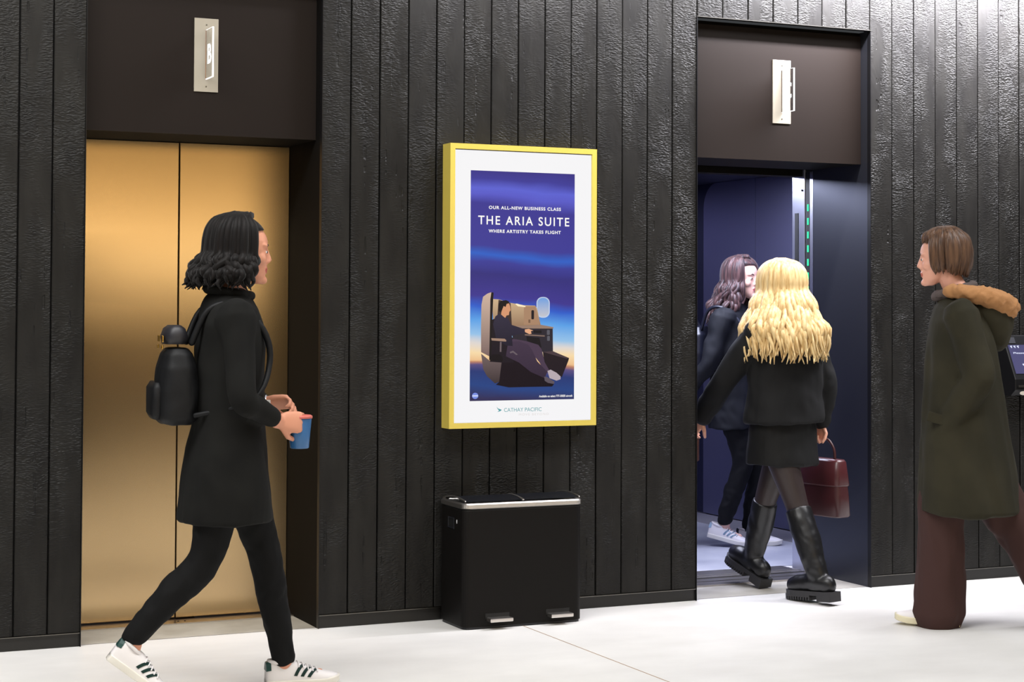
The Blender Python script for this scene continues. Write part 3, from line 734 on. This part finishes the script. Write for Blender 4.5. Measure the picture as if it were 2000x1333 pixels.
def shoe_frame(heel, toe, roll=0):
    """matrix with x from heel to toe along the sole, z up out of the sole"""
    h, t = V(heel), V(toe); x = (t-h).normalized(); y = Vector((0, 0, 1)).cross(x).normalized(); z = x.cross(y)
    m = Matrix((x, y, z)).transposed().to_4x4(); m.translation = h; return m
def sneaker(root, heel, toe, style, side):
    M = shoe_frame(heel, toe); L = (V(toe)-V(heel)).length; s = L/.275
    def sec(x):   # half width, top height, inner drop at x (m, for a .275 shoe)
        ks = [(0, .026, .084), (.02, .034, .092), (.06, .036, .090), (.10, .037, .086), (.135, .041, .072), (.17, .046, .058), (.21, .047, .046), (.245, .038, .038), (.268, .022, .030), (.275, .006, .022)]
        for a, b in zip(ks, ks[1:]):
            if x <= b[0]: f = (x-a[0])/(b[0]-a[0]); return a[1]+(b[1]-a[1])*f, a[2]+(b[2]-a[2])*f
        return ks[-1][1:]
    xs = [0, .008, .02, .04, .06, .08, .10, .12, .14, .16, .18, .20, .22, .24, .255, .267, .275]
    # sole
    bm = bmesh.new(); rows = []
    for z, g in ((0, .002), (.004, 0), (.022, 0), (.026, -.001)):
        row = []
        out = [(x, sec(x)[0]+.004+g*-1) for x in xs]; pts = out+[(x, -w) for x, w in out[::-1]]
        spring = lambda x: max(0, (x-.2)/.075)**2*.012
        rows.append([bm.verts.new(M @ (Vector((x, w, z+spring(x)*(1 if z < .01 else .8)))*s)) for x, w in pts])
    n = len(rows[0])
    for a, b in zip(rows, rows[1:]):
        for i in range(n): bm.faces.new((a[i], a[(i+1) % n], b[(i+1) % n], b[i]))
    bm.faces.new(rows[0][::-1]); bm.faces.new(rows[-1])
    sh = bpy.data.objects.new('shoe', None); COL.objects.link(sh); sh.parent = root
    bmobj('sole', bm, style['sole'], sh, True)
    def surf(x, a, off=0):   # a 0..pi over the top
        w, h = sec(x); w += off; h += off
        return M @ (Vector((x, w*math.copysign(abs(math.cos(a))**.75, math.cos(a)), .016+(h-.010)*abs(math.sin(a))**.8))*s)
    bm = bmesh.new(); rows = []
    for x in xs: rows.append([bm.verts.new(surf(x, math.pi*k/16)) for k in range(17)])
    for a, b in zip(rows, rows[1:]):
        for k in range(16): bm.faces.new((a[k], a[k+1], b[k+1], b[k]))
    bm.faces.new(rows[0]); bm.faces.new(rows[-1][::-1])
    bmobj('upper', bm, style['upper'], sh, True)
    # collar
    bm = bmesh.new(); tube(bm, [M @ (Vector((.052+.042*math.cos(t), .028*math.sin(t), .088-.006*math.cos(t)))*s) for t in [2*math.pi*k/18 for k in range(19)]], .007*s, 8)
    bmobj('collar', bm, style['upper'], sh, True)
    if style.get('stripe'):
        for sd in (-1, 1):
            for k in range(3):
                bm = bmesh.new(); rws = []
                for j in range(7):
                    a = (.10+.85*j/6*.5)*math.pi/1.25 if sd > 0 else math.pi-(.10+.85*j/6*.5)*math.pi/1.25
                    x = .098+k*.024+.034*j/6
                    rws.append((bm.verts.new(surf(x, a, .0016)), bm.verts.new(surf(x+.012, a, .0016))))
                for p, q in zip(rws, rws[1:]): bm.faces.new((p[0], p[1], q[1], q[0]))
                bmesh.ops.solidify(bm, geom=bm.faces[:], thickness=.0008)
                bmobj('stripe', bm, style['stripe'], sh)
        bm = bmesh.new(); rws = []
        for x in (-.0015, .016):
            rws.append([bm.verts.new(surf(max(x, 0), math.pi*k/12, .0018)+(M.to_3x3() @ Vector((x if x < 0 else 0, 0, 0)))) for k in range(2, 11)])
        for k in range(8): bm.faces.new((rws[0][k], rws[0][k+1], rws[1][k+1], rws[1][k]))
        bm.faces.new(rws[0])
        bmobj('heel_tab', bm, style['stripe'], sh)
    for k in range(5):
        x = .118+k*.017; w = sec(x)[1]
        bm = bmesh.new(); a0 = .27; tube(bm, [surf(x+(.006 if j % 2 else 0)*0, math.pi*(a0+(1-2*a0)*j/6), .003) for j in range(7)], .0028*s, 6)
        bmobj('lace', bm, style['lace'], sh, True)
    return sh

M_eye = mat('eye_white', (.75, .74, .72, 1), .2); M_iris = mat('iris_brown', srgb(58, 36, 24), .15)
M_white = mat('white_leather', srgb(232, 228, 228), .45); M_whitesole = mat('white_rubber', srgb(236, 232, 222), .5)
M_green = mat('dark_green_leather', srgb(28, 66, 62), .4); M_gold2 = mat('gold_metal', srgb(222, 180, 96), .25, 1)
M_silver = mat('silver_metal', srgb(220, 220, 225), .2, 1)

def place(root, loc): # world position of a point of the person's own space
    return Matrix.Translation(root.location) @ Matrix.Rotation(root.rotation_euler.z, 4, 'Z') @ V(loc)
def held(root, name, label, cat, loc, rz=0):
    return thing(name, label, cat, place(root, loc), root.rotation_euler.z+rz)
def sleeve(bm, sh, el, wr, r=(.074, .060, .054, .050, .042), cut=.93):
    sh, el, wr = V(sh), V(el), V(wr); w = el+(wr-el)*cut
    limb(bm, [(*(sh+V(0, 0, .0)), r[0]), (*(sh*.5+el*.5), r[1]), (*el, r[2]), (*(el*.5+w*.5), r[3]), (*w, r[4])], 18)
def trouser(bm, hp, kn, an, r=(.105, .085, .066, .060, .044), cut=1.0):
    hp, kn, an = V(hp), V(kn), V(an); e = kn+(an-kn)*cut
    limb(bm, [(*hp, r[0]), (*(hp*.5+kn*.5), r[1]), (*kn, r[2]), (*(kn*.5+e*.5), r[3]), (*e, r[4])], 20)

# --- woman in black coat, walking right (left in the picture)
def woman_left():
    t = thing('person', 'dark-haired person in black coat striding right past closed golden lift doors', 'person', (1.85, -1.12, 0), R(-8))
    hairm = hair_mat('near_black_hair', srgb(10, 8, 8), srgb(18, 14, 13), .55, .12)
    sk = skin_mat('skin_warm', srgb(214, 150, 122), srgb(176, 84, 78))
    J = dict(head=(-.012, 0, 1.592), neck=(-.055, 0, 1.43), pelvis=(-.055, 0, .92), chest=(-.055, 0, 1.24), brow=hairm, pitch=3,
             shL=(-.05, .165, 1.355), elL=(-.03, .225, 1.075), wrL=(.095, .10, 1.04), shR=(-.055, -.165, 1.355), elR=(-.035, -.235, 1.07), wrR=(.105, -.135, .985),
             handL=((.9, -.35, .05), (.1, -.6, -.6), (35, 45, 30)), handR=((.97, .18, -.06), (.0, 1, -.1), (38, 48, 36)),
             hipL=(-.04, .085, .89), knL=(.095, .085, .475), anL=(.165, .08, .105), hipR=(-.065, -.085, .89), knR=(-.145, -.085, .50), anR=(-.395, -.085, .235),
             toeL=(.33, .085, .045), toeR=(-.335, -.085, .095))
    H = make_body(t, J, sk)
    long_hair(t, H, hairm, .13, .03, .035, .014, 3, 62, 100, 1.06)
    # trousers
    bm = bmesh.new(); trouser(bm, J['hipL'], J['knL'], J['anL'], (.10, .082, .060, .056, .041)); trouser(bm, J['hipR'], J['knR'], J['anR'], (.10, .082, .060, .056, .041)); ell(bm, (-.05, 0, .90), (.12, .165, .10))
    blk = mat('black_denim', srgb(9, 9, 10), .85, spec=.25)
    link('trousers', remesh(bm, .007, 3, (.006, 16, 12)), blk, t, True)
    # coat
    bm = bmesh.new()
    loft(bm, hrings([(1.455, -.058, .062, .070), (1.425, -.058, .082, .105), (1.385, -.056, .10, .165), (1.33, -.056, .112, .198), (1.24, -.056, .122, .195), (1.12, -.056, .122, .182), (1.00, -.058, .126, .182), (.88, -.062, .145, .205), (.74, -.064, .158, .215), (.63, -.066, .168, .222), (.622, -.066, .160, .214)]), 36, 2.3)
    sleeve(bm, J['shL'], J['elL'], J['wrL'], cut=.8); sleeve(bm, J['shR'], J['elR'], J['wrR'], cut=.8)
    coatm = mat('black_wool_coat', srgb(15, 15, 14), .9, spec=.25, var=(8, srgb(12, 12, 11), srgb(18, 18, 16)))
    coat = link('coat', remesh(bm, .008, 3, (.012, 7, 4)), coatm, t, True)
    bm = bmesh.new(); tube(bm, [(-.058+.078*math.cos(a), .088*math.sin(a), 1.445+.012*math.cos(a)*-1) for a in [2*math.pi*k/24 for k in range(25)]], .017, 10)
    link('collar', remesh(bm, .006, 2, (.004, 20, 20)), coatm, coat, True)
    st = dict(sole=M_whitesole, upper=M_white, stripe=M_green, lace=M_white)
    sneaker(t, (.10, .085, .0), (.375, .09, .0), st, 1); sneaker(t, (-.485, -.085, .165), (-.275, -.09, .004), st, -1)
    # wrist watch on the far hand
    bm = bmesh.new(); w = V(J['wrL']); d = V(J['handL'][0]).normalized()
    loft(bm, [(w-d*.006, V(0, .030, 0).cross(d).normalized()*.030, V(0, 0, 1).cross(d).normalized()*.033), (w+d*.006, V(0, .030, 0).cross(d).normalized()*.030, V(0, 0, 1).cross(d).normalized()*.033)], 24)
    wt = bmobj('watch', bm, M_silver, t, True)
    bm = bmesh.new(); box(bm, -.012, .012, -.036, -.029, -.012, .012, Matrix.Translation(w)); bmobj('dial', bm, mat('watch_dial', (.8, .8, .8, 1), .2), wt, bevel=.002)
    # cup held in the near hand
    c = held(t, 'cup', 'blue cup held in the hand of the black-coated walker', 'cup', (.188, -.088, .885))
    bm = bmesh.new(); loft(bm, [((0, 0, z), (r, 0, 0), (0, r, 0)) for z, r in ((0, .031), (.002, .034), (.05, .038), (.105, .043), (.108, .043))], 32); bmobj('cup_body', bm, mat('blue_cup', srgb(52, 104, 158), .35), c, True)
    bm = bmesh.new(); loft(bm, [((0, 0, z), (r, 0, 0), (0, r, 0)) for z, r in ((.108, .046), (.116, .046), (.120, .040))], 32); bmobj('lid', bm, mat('coral_lid', srgb(206, 108, 96), .4), c, True)
    # backpack
    p = held(t, 'backpack', 'black backpack with gold buckles on the back of the black-coated walker', 'backpack', (-.245, 0, .975))
    pm = mat('black_nylon', srgb(8, 9, 12), .6, spec=.3, bump=(220, .2)); 
    bm = bmesh.new(); loft(bm, [((0, 0, z), (d, 0, 0), (0, w, 0)) for z, d, w in ((0, .052, .115), (.02, .072, .138), (.12, .078, .145), (.20, .070, .138), (.25, .055, .120), (.27, .038, .10))], 36, 3.2)
    link('bag_body', remesh(bm, .007, 2, (.006, 12, 8)), pm, p, True)
    bm = bmesh.new(); loft(bm, [((-.074, 0, z), (d, 0, 0), (0, w, 0)) for z, d, w in ((.02, .014, .10), (.04, .026, .112), (.13, .026, .112), (.15, .012, .10))], 28, 3.2); bmobj('front_pocket', bm, pm, p, True)
    bm = bmesh.new(); loft(bm, [((-.008, 0, z), (d, 0, 0), (0, w, 0)) for z, d, w in ((.285, .040, .105), (.31, .046, .112), (.34, .036, .105), (.352, .02, .09))], 30, 3); bmobj('roll_top', bm, mat('grey_flap', srgb(34, 33, 38), .5), p, True)
    for y in (-.07, .07):
        bm = bmesh.new(); box(bm, -.058, -.052, y-.012, y+.012, .292, .316); bmobj('buckle', bm, M_gold2, p, bevel=.002)
        bm = bmesh.new(); box(bm, -.060, -.054, y-.010, y+.010, .268, .282); bmobj('buckle', bm, M_gold2, p, bevel=.002)
    for y in (-.085, .085):
        bm = bmesh.new(); limb(bm, [(.045, y, .29, .012), (.10, y*1.2, .405, .012), (.19, y*1.3, .425, .012), (.292, y*1.35, .34, .012), (.318, y*1.4, .22, .011), (.25, y*2.15, .09, .009), (.055, y*1.5, .035, .009)], 8, None)
        bmobj('shoulder_strap', bm, pm, p, True)
woman_left()

# --- person in olive coat, walking left (right in the picture)
def person_right():
    t = thing('person', 'short-haired person in long olive coat and brown trousers walking left at right edge', 'person', (5.0, -.95, 0), R(140))
    hairm = hair_mat('brown_hair', srgb(66, 46, 34), srgb(104, 76, 56))
    sk = skin_mat('skin_fair', srgb(226, 168, 146), srgb(190, 100, 92))
    J = dict(head=(-.088, 0, 1.615), neck=(-.165, 0, 1.455), pelvis=(-.175, 0, .93), chest=(-.165, 0, 1.26), brow=hairm, pitch=4,
             shL=(-.175, .175, 1.37), elL=(-.245, .235, 1.10), wrL=(-.125, .165, .90), shR=(-.165, -.175, 1.37), elR=(-.16, -.24, 1.10), wrR=(-.10, -.165, .90),
             handL=((.15, -.2, -.9), (.1, -1, 0), (20, 25, 15)), handR=((.15, .2, -.9), (.1, 1, 0), (20, 25, 15)),
             hipL=(-.17, .085, .90), knL=(-.085, .05, .49), anL=(-.105, .02, .095), hipR=(-.19, -.085, .90), knR=(-.345, -.08, .50), anR=(-.60, -.08, .235),
             toeL=(.055, .01, .045), toeR=(-.50, -.08, .07))
    H = make_body(t, J, sk)
    bm = bmesh.new(); rnd = random.Random(8)
    for v in bmesh.ops.create_uvsphere(bm, u_segments=30, v_segments=20, radius=1)['verts']:
        c = Vector((v.co.x*.108-.020, v.co.y*.086, v.co.z*.100+.036))
        if c.x > .03 and c.z < .07: c.x = .03+(c.x-.03)*.1
        v.co = H @ c
    for i in range(120):    # short crop, combed from the crown
        th = R(rnd.uniform(0, 360)); ca, sa = math.cos(th), math.sin(th)
        front = ca > .55
        zz = ((.128, .45), (.110, .85), (.082, 1.02)) if front else ((.122, .6), (.085, .95), (.03, 1.06), (-.03, 1.0), (-.062-.02*max(0, -ca), .86))
        p = [H @ Vector((-.02+ca*.01, sa*.01, .138))]+[H @ Vector((-.018+ca*(.100 if not front else .094)*f*rnd.uniform(.97, 1.05), sa*.083*f*rnd.uniform(.97, 1.05), z+rnd.uniform(-.006, .006))) for z, f in zz]
        lock(bm, p, rnd.uniform(.010, .015))
    bmobj('hair', bm, hairm, t, True)
    tm = mat('brown_wool_trousers', srgb(66, 45, 42), .85, spec=.25)
    bm = bmesh.new()
    limb(bm, [(-.17, .08, .92, .115), (-.125, .07, .72, .108), (-.085, .05, .50, .100), (-.078, .03, .26, .105), (-.072, .02, .062, .116)], 28)
    limb(bm, [(-.19, -.08, .92, .115), (-.26, -.08, .72, .112), (-.345, -.08, .52, .108), (-.46, -.08, .38, .115), (-.545, -.08, .24, .128)], 28)
    ell(bm, (-.175, 0, .93), (.13, .17, .11))
    link('trousers', remesh(bm, .008, 3, (.012, 11, 4.5)), tm, t, True)
    cm = mat('olive_wool_coat', srgb(46, 43, 31), .9, spec=.25, var=(5, srgb(41, 39, 28), srgb(51, 48, 35)))
    bm = bmesh.new()
    loft(bm, hrings([(1.47, -.165, .065, .075), (1.44, -.165, .09, .115), (1.40, -.168, .115, .175), (1.34, -.170, .135, .208), (1.24, -.172, .150, .205), (1.10, -.176, .162, .200), (.95, -.182, .180, .212), (.80, -.188, .195, .228), (.65, -.195, .210, .240), (.515, -.20, .222, .250), (.505, -.20, .214, .240)]), 40, 2.3)
    sleeve(bm, J['shL'], J['elL'], J['wrL'], (.084, .074, .068, .064, .058), 1.05); sleeve(bm, J['shR'], J['elR'], J['wrR'], (.084, .074, .068, .064, .058), 1.05)
    coat = link('coat', remesh(bm, .008, 3, (.016, 7, 2.6)), cm, t, True)
    for s in (-1, 1):   # hands are in these pockets
        bm = bmesh.new(); Mx = Matrix.Translation((-.105, .208*s, .915)) @ Matrix.Rotation(R(-14), 4, 'Y') @ Matrix.Rotation(R(5*s), 4, 'X'); box(bm, -.075, .075, -.012, .012, -.022, .022, Mx); bmobj('pocket_flap', bm, cm, coat, bevel=.006, seg=3)
    # tan hood lying on the shoulders
    hm = mat('tan_shearling', srgb(172, 124, 80), .95, bump=(60, .9))
    bm = bmesh.new()
    limb(bm, [(-.115, .100, 1.475, .026), (-.20, .135, 1.468, .038), (-.31, .105, 1.440, .046), (-.375, 0, 1.405, .05), (-.31, -.105, 1.440, .046), (-.20, -.135, 1.468, .038), (-.115, -.100, 1.475, .026)], 14)
    link('hood', remesh(bm, .007, 2, (.008, 30, 30)), hm, coat, True)
    bm = bmesh.new(); limb(bm, [(-.19, 0, 1.43, .07), (-.29, 0, 1.38, .095), (-.315, 0, 1.27, .07)], 18, 1.25); link('hood_back', remesh(bm, .008, 3, (.01, 9, 6)), cm, coat, True)
    # dark scarf at the throat
    bm = bmesh.new(); tube(bm, [(-.145+.078*math.cos(a), .080*math.sin(a), 1.475-.022*math.cos(a)) for a in [2*math.pi*k/24 for k in range(25)]], .024, 12)
    link('scarf', remesh(bm, .006, 2, (.008, 26, 30)), mat('grey_scarf', srgb(84, 74, 72), .95), t, True)
    st = dict(sole=mat('cream_rubber', srgb(236, 228, 196), .5), upper=mat('white_canvas', srgb(240, 236, 236), .7), lace=M_white)
    sneaker(t, (-.165, .02, .004), (.118, .01, .012), st, 1); sneaker(t, (-.71, -.08, .185), (-.50, -.085, .012), st, -1)
person_right()

# --- blonde person walking into the lift
def blonde():
    t = thing('person', 'blonde person in black jacket and boots seen from behind entering the lift', 'person', (4.87, -.02, 0), R(100))
    hairm = hair_mat('blonde_hair', srgb(186, 150, 94), srgb(222, 196, 144), .5)
    sk = skin_mat('skin_light', srgb(224, 164, 138), srgb(190, 100, 92))
    J = dict(head=(.012, 0, 1.492), neck=(-.03, 0, 1.335), pelvis=(-.02, 0, .85), chest=(-.03, 0, 1.16), brow=hairm, turn=4,
             shL=(-.02, .165, 1.275), elL=(.17, .225, 1.03), wrL=(.345, .205, .85), shR=(-.03, -.165, 1.275), elR=(-.075, -.225, 1.02), wrR=(-.035, -.235, .825),
             handL=((.75, -.05, -.62), (.2, -1, -.2), (22, 28, 20)), handR=((.12, .0, -1), (0, 1, 0), (70, 75, 45), .95),
             hipL=(-.02, .08, .83), knL=(-.125, .015, .455), anL=(-.275, .02, .135), hipR=(.01, -.08, .83), knR=(.165, -.06, .46), anR=(.275, -.07, .145),
             toeL=(-.13, .03, .055), toeR=(.43, -.07, .12))
    H = make_body(t, J, sk)
    def swing(q, k): return q+V(-.02*k, .03*k, 0)
    long_hair(t, H, hairm, .34, .085, .03, .014, 5, 48, 230, 1.10, extra=swing, width=1.25, fat=1.2)
    jm = mat('black_jacket', srgb(13, 13, 14), .8, spec=.3)
    bm = bmesh.new()
    loft(bm, hrings([(1.36, -.03, .062, .07), (1.335, -.03, .085, .115), (1.30, -.03, .105, .170), (1.24, -.03, .122, .200), (1.12, -.03, .135, .200), (1.0, -.03, .138, .200), (.90, -.028, .145, .210), (.845, -.028, .150, .216), (.838, -.028, .142, .208)]), 36, 2.3)
    sleeve(bm, J['shL'], J['elL'], J['wrL'], (.080, .068, .062, .058, .050), .97); sleeve(bm, J['shR'], J['elR'], J['wrR'], (.080, .068, .062, .058, .050), .92)
    link('jacket', remesh(bm, .008, 3, (.012, 8, 6)), jm, t, True)
    bm = bmesh.new(); loft(bm, hrings([(.90, -.02, .115, .165), (.80, -.015, .13, .18), (.70, -.01, .145, .178), (.64, -.008, .152, .178), (.634, -.008, .145, .17)]), 36, 2.3)
    link('skirt', remesh(bm, .008, 3, (.008, 10, 5)), mat('black_skirt', srgb(10, 10, 10), .7, spec=.3), t, True)
    bm = bmesh.new()
    for s in 'LR': trouser(bm, J['hip'+s], J['kn'+s], J['an'+s], (.094, .075, .056, .053, .038), .7)
    link('tights', remesh(bm, .006, 3), mat('dark_sheer_tights', srgb(44, 33, 32), .5), t, True)
    lm = mat('black_boot_leather', srgb(20, 20, 22), .36, spec=.5); rm = mat('black_rubber', srgb(40, 39, 41), .55)
    for s, heel, toe in (('L', (-.375, .012, .020), (-.085, .030, .0)), ('R', (.195, -.07, .008), (.455, -.07, .105))):
        kn, an = V(J['kn'+s]), V(J['an'+s]); M = shoe_frame(heel, toe); bt = bpy.data.objects.new('boot', None); COL.objects.link(bt); bt.parent = t
        bm = bmesh.new(); a = M.inverted() @ an; top = M.inverted() @ (an+(kn-an)*.92); mid = a.lerp(top, .55); lo = a.lerp(top, .18)
        ax = (top-a).normalized(); sx = Vector((1, 0, 0)); sx = (sx-ax*sx.dot(ax)).normalized(); sy = ax.cross(sx)
        loft(bm, [(a-Vector((0, 0, .075)), Vector((.060, 0, 0)), Vector((0, .040, 0))), (a-Vector((0, 0, .03)), Vector((.062, 0, 0)), Vector((0, .042, 0))), (a+ax*.02, sx*.054, sy*.046), (lo, sx*.056, sy*.05), (mid, sx*.066, sy*.062), (a.lerp(top, .8), sx*.066, sy*.062), (top, sx*.064, sy*.060)], 24)
        ell(bm, (.045, 0, .075), (.052, .040, .050)); limb(bm, [(.04, 0, .078, .041), (.10, 0, .085, .046), (.16, 0, .078, .047), (.215, 0, .072, .046), (.248, 0, .066, .040)], 18)
        me = remesh(bm, .006, 3, (.004, 12, 14))
        for v in me.vertices: v.co = M @ v.co
        link('shaft', me, lm, bt, True)
        # lugged sole with heel block
        bm = bmesh.new()
        def outl(x0, x1, n=10):
            w = lambda x: .040 if x < .1 else .040+.010*math.sin(min(1, (x-.1)/.12)*math.pi/2) if x < .22 else .050*math.sqrt(max(0.02, 1-((x-.22)/.075)**2))
            xs = [x0+(x1-x0)*k/n for k in range(n+1)]; return [(x, w(x)) for x in xs]+[(x, -w(x)) for x in reversed(xs)]
        def slab(x0, x1, z0, z1):
            o = outl(x0, x1); lo_ = [bm.verts.new(M @ Vector((x, y, z0))) for x, y in o]; hi_ = [bm.verts.new(M @ Vector((x, y, z1))) for x, y in o]; n = len(o)
            for i in range(n): bm.faces.new((lo_[i], lo_[(i+1) % n], hi_[(i+1) % n], hi_[i]))
            bm.faces.new(lo_[::-1]); bm.faces.new(hi_)
        slab(-.008, .293, .026, .046); slab(-.008, .075, .0, .027)
        for k in range(11): slab(.118+k*.0152, .118+k*.0152+.009, .002, .027)
        slab(.118, .285, .017, .027)
        bmobj('lugged_sole', bm, rm, bt, bevel=.001)
    b = held(t, 'handbag', 'burgundy leather handbag held by the blonde person entering the lift', 'handbag', (-.02, -.262, .375))
    bg = mat('burgundy_leather', srgb(62, 26, 29), .35, spec=.6, bump=(90, .25)); 
    bm = bmesh.new(); loft(bm, [((0, 0, z), (w, 0, 0), (0, d, 0)) for z, w, d in ((0, .148, .048), (.008, .158, .056), (.10, .150, .054), (.20, .140, .046), (.262, .132, .034), (.27, .126, .026))], 40, 4.5)
    bmobj('bag_body', bm, bg, b, True)
    bm = bmesh.new(); loft(bm, [((0, -.004, z), (w, 0, 0), (0, d, 0)) for z, w, d in ((.150, .144, .056), (.158, .1465, .0585), (.268, .136, .041), (.280, .128, .034))], 40, 4.5); bmobj('flap', bm, mat('burgundy_flap', srgb(72, 32, 35), .3, spec=.6), b, True)
    bm = bmesh.new(); box(bm, -.09, .09, -.0565, -.0535, .055, .060); bmobj('gold_bar', bm, M_gold2, b)
    bm = bmesh.new(); box(bm, -.06, .06, -.049, -.043, .245, .251); bmobj('clasp', bm, M_gold2, b, bevel=.002)
    bm = bmesh.new(); limb(bm, [(-.085, 0, .27, .007), (-.08, 0, .325, .007), (-.05, .006, .370, .007), (0, .010, .382, .008), (.05, .006, .370, .007), (.08, 0, .325, .007), (.085, 0, .27, .007)], 10); bmobj('handle', bm, bg, b, True)
blonde()

# --- dark-haired person inside the lift
def lift_person():
    t = thing('person', 'person with wavy dark hair and white sneakers standing inside the lift', 'person', (5.55, 1.68, .003), R(-45))
    hairm = hair_mat('dark_brown_hair', srgb(40, 28, 30), srgb(88, 62, 60), .36)
    sk = skin_mat('skin_pale', srgb(228, 182, 164), srgb(186, 104, 100))
    J = dict(head=(.148, .0, 1.560), neck=(.085, 0, 1.40), pelvis=(.10, 0, .89), chest=(.085, 0, 1.22), brow=hairm, turn=-24,
             shL=(.095, .165, 1.33), elL=(.12, .225, 1.06), wrL=(.24, .15, .92), shR=(.07, -.165, 1.33), elR=(.0, -.23, 1.07), wrR=(-.135, -.23, .905),
             handL=((.8, -.3, -.2), (.1, -1, 0), (40, 40, 30)), handR=((-.25, .0, -1), (0, 1, 0), (70, 75, 45), .95),
             hipL=(.10, .085, .87), knL=(.225, .10, .48), anL=(.165, .10, .105), hipR=(.095, -.085, .87), knR=(.165, -.075, .50), anR=(.055, -.07, .155),
             toeL=(.31, .10, .045), toeR=(.17, -.07, .055))
    H = make_body(t, J, sk)
    long_hair(t, H, hairm, .26, .035, .05, .020, 9, 50, 130, 1.06)
    jm = mat('dark_denim_jacket', srgb(13, 15, 22), .75, spec=.35, bump=(300, .2))
    bm = bmesh.new()
    loft(bm, hrings([(1.425, .085, .062, .07), (1.40, .085, .085, .115), (1.36, .085, .102, .165), (1.30, .085, .118, .195), (1.18, .085, .125, .192), (1.05, .088, .125, .185), (.90, .092, .135, .190), (.76, .095, .145, .20), (.69, .095, .148, .203), (.684, .095, .14, .195)]), 36, 2.3)
    sleeve(bm, J['shL'], J['elL'], J['wrL'], cut=.95); sleeve(bm, J['shR'], J['elR'], J['wrR'], cut=.95)
    link('jacket', remesh(bm, .008, 3, (.014, 9, 7)), jm, t, True)
    bm = bmesh.new()
    for s in 'LR': trouser(bm, J['hip'+s], J['kn'+s], J['an'+s], (.10, .082, .062, .058, .045))
    ell(bm, (.098, 0, .88), (.12, .16, .10))
    link('trousers', remesh(bm, .007, 3, (.008, 14, 14)), mat('black_jeans', srgb(10, 10, 13), .8, spec=.25), t, True)
    st = dict(sole=M_whitesole, upper=M_white, stripe=mat('pale_blue_stripe', srgb(160, 185, 205), .4), lace=M_white)
    st2 = dict(sole=M_whitesole, upper=M_white, stripe=mat('black_stripe', srgb(26, 26, 34), .4), lace=M_white)
    sneaker(t, (-.045, -.07, .055), (.205, -.07, .004), st, -1); sneaker(t, (.09, .10, .0), (.36, .10, .0), st2, 1)
    p = held(t, 'backpack', 'black backpack with gold zip worn by the person inside the lift', 'backpack', (-.105, -.03, .985))
    pm = mat('black_leather', srgb(24, 26, 38), .35, spec=.6)
    bm = bmesh.new(); loft(bm, [((0, 0, z), (d, 0, 0), (0, w, 0)) for z, d, w in ((0, .055, .12), (.02, .068, .138), (.14, .070, .14), (.25, .056, .125), (.30, .032, .09))], 36, 3.2)
    link('bag_body', remesh(bm, .007, 2, (.005, 12, 8)), pm, p, True)
    bm = bmesh.new(); tube(bm, [(-.030, -.11, .285), (-.045, -.128, .24), (-.052, -.138, .18), (-.054, -.141, .12)], .006, 8); bmobj('zip', bm, M_gold2, p, True)
    bm = bmesh.new(); limb(bm, [(-.01, -.04, .29, .008), (-.03, -.03, .335, .008), (-.03, .03, .335, .008), (-.01, .04, .29, .008)], 8); bmobj('top_handle', bm, pm, p, True)
    for y in (-.085, .085):
        bm = bmesh.new(); limb(bm, [(.03, y, .28, .010), (.075, y*1.2, .392, .010), (.16, y*1.4, .41, .010), (.262, y*1.45, .33, .010), (.285, y*1.5, .20, .010), (.22, y*2.15, .09, .008), (.04, y*1.4, .03, .008)], 8)
        bmobj('shoulder_strap', bm, pm, p, True)
    b = held(t, 'tote_bag', 'tan leather tote carried behind the wavy-haired person in the lift', 'bag', (-.185, -.235, .50))
    bm = bmesh.new(); loft(bm, [((0, 0, z), (w, 0, 0), (0, d, 0)) for z, w, d in ((0, .11, .045), (.01, .125, .055), (.15, .125, .05), (.26, .13, .035), (.265, .125, .03))], 36, 4)
    tn = mat('tan_leather', srgb(120, 78, 52), .45); bmobj('bag_body', bm, tn, b, True)
    bm = bmesh.new(); limb(bm, [(-.06, 0, .26, .006), (-.05, 0, .30, .006), (0, 0, .322, .006), (.05, 0, .30, .006), (.06, 0, .26, .006)], 8); bmobj('handle', bm, tn, b, True)
lift_person()
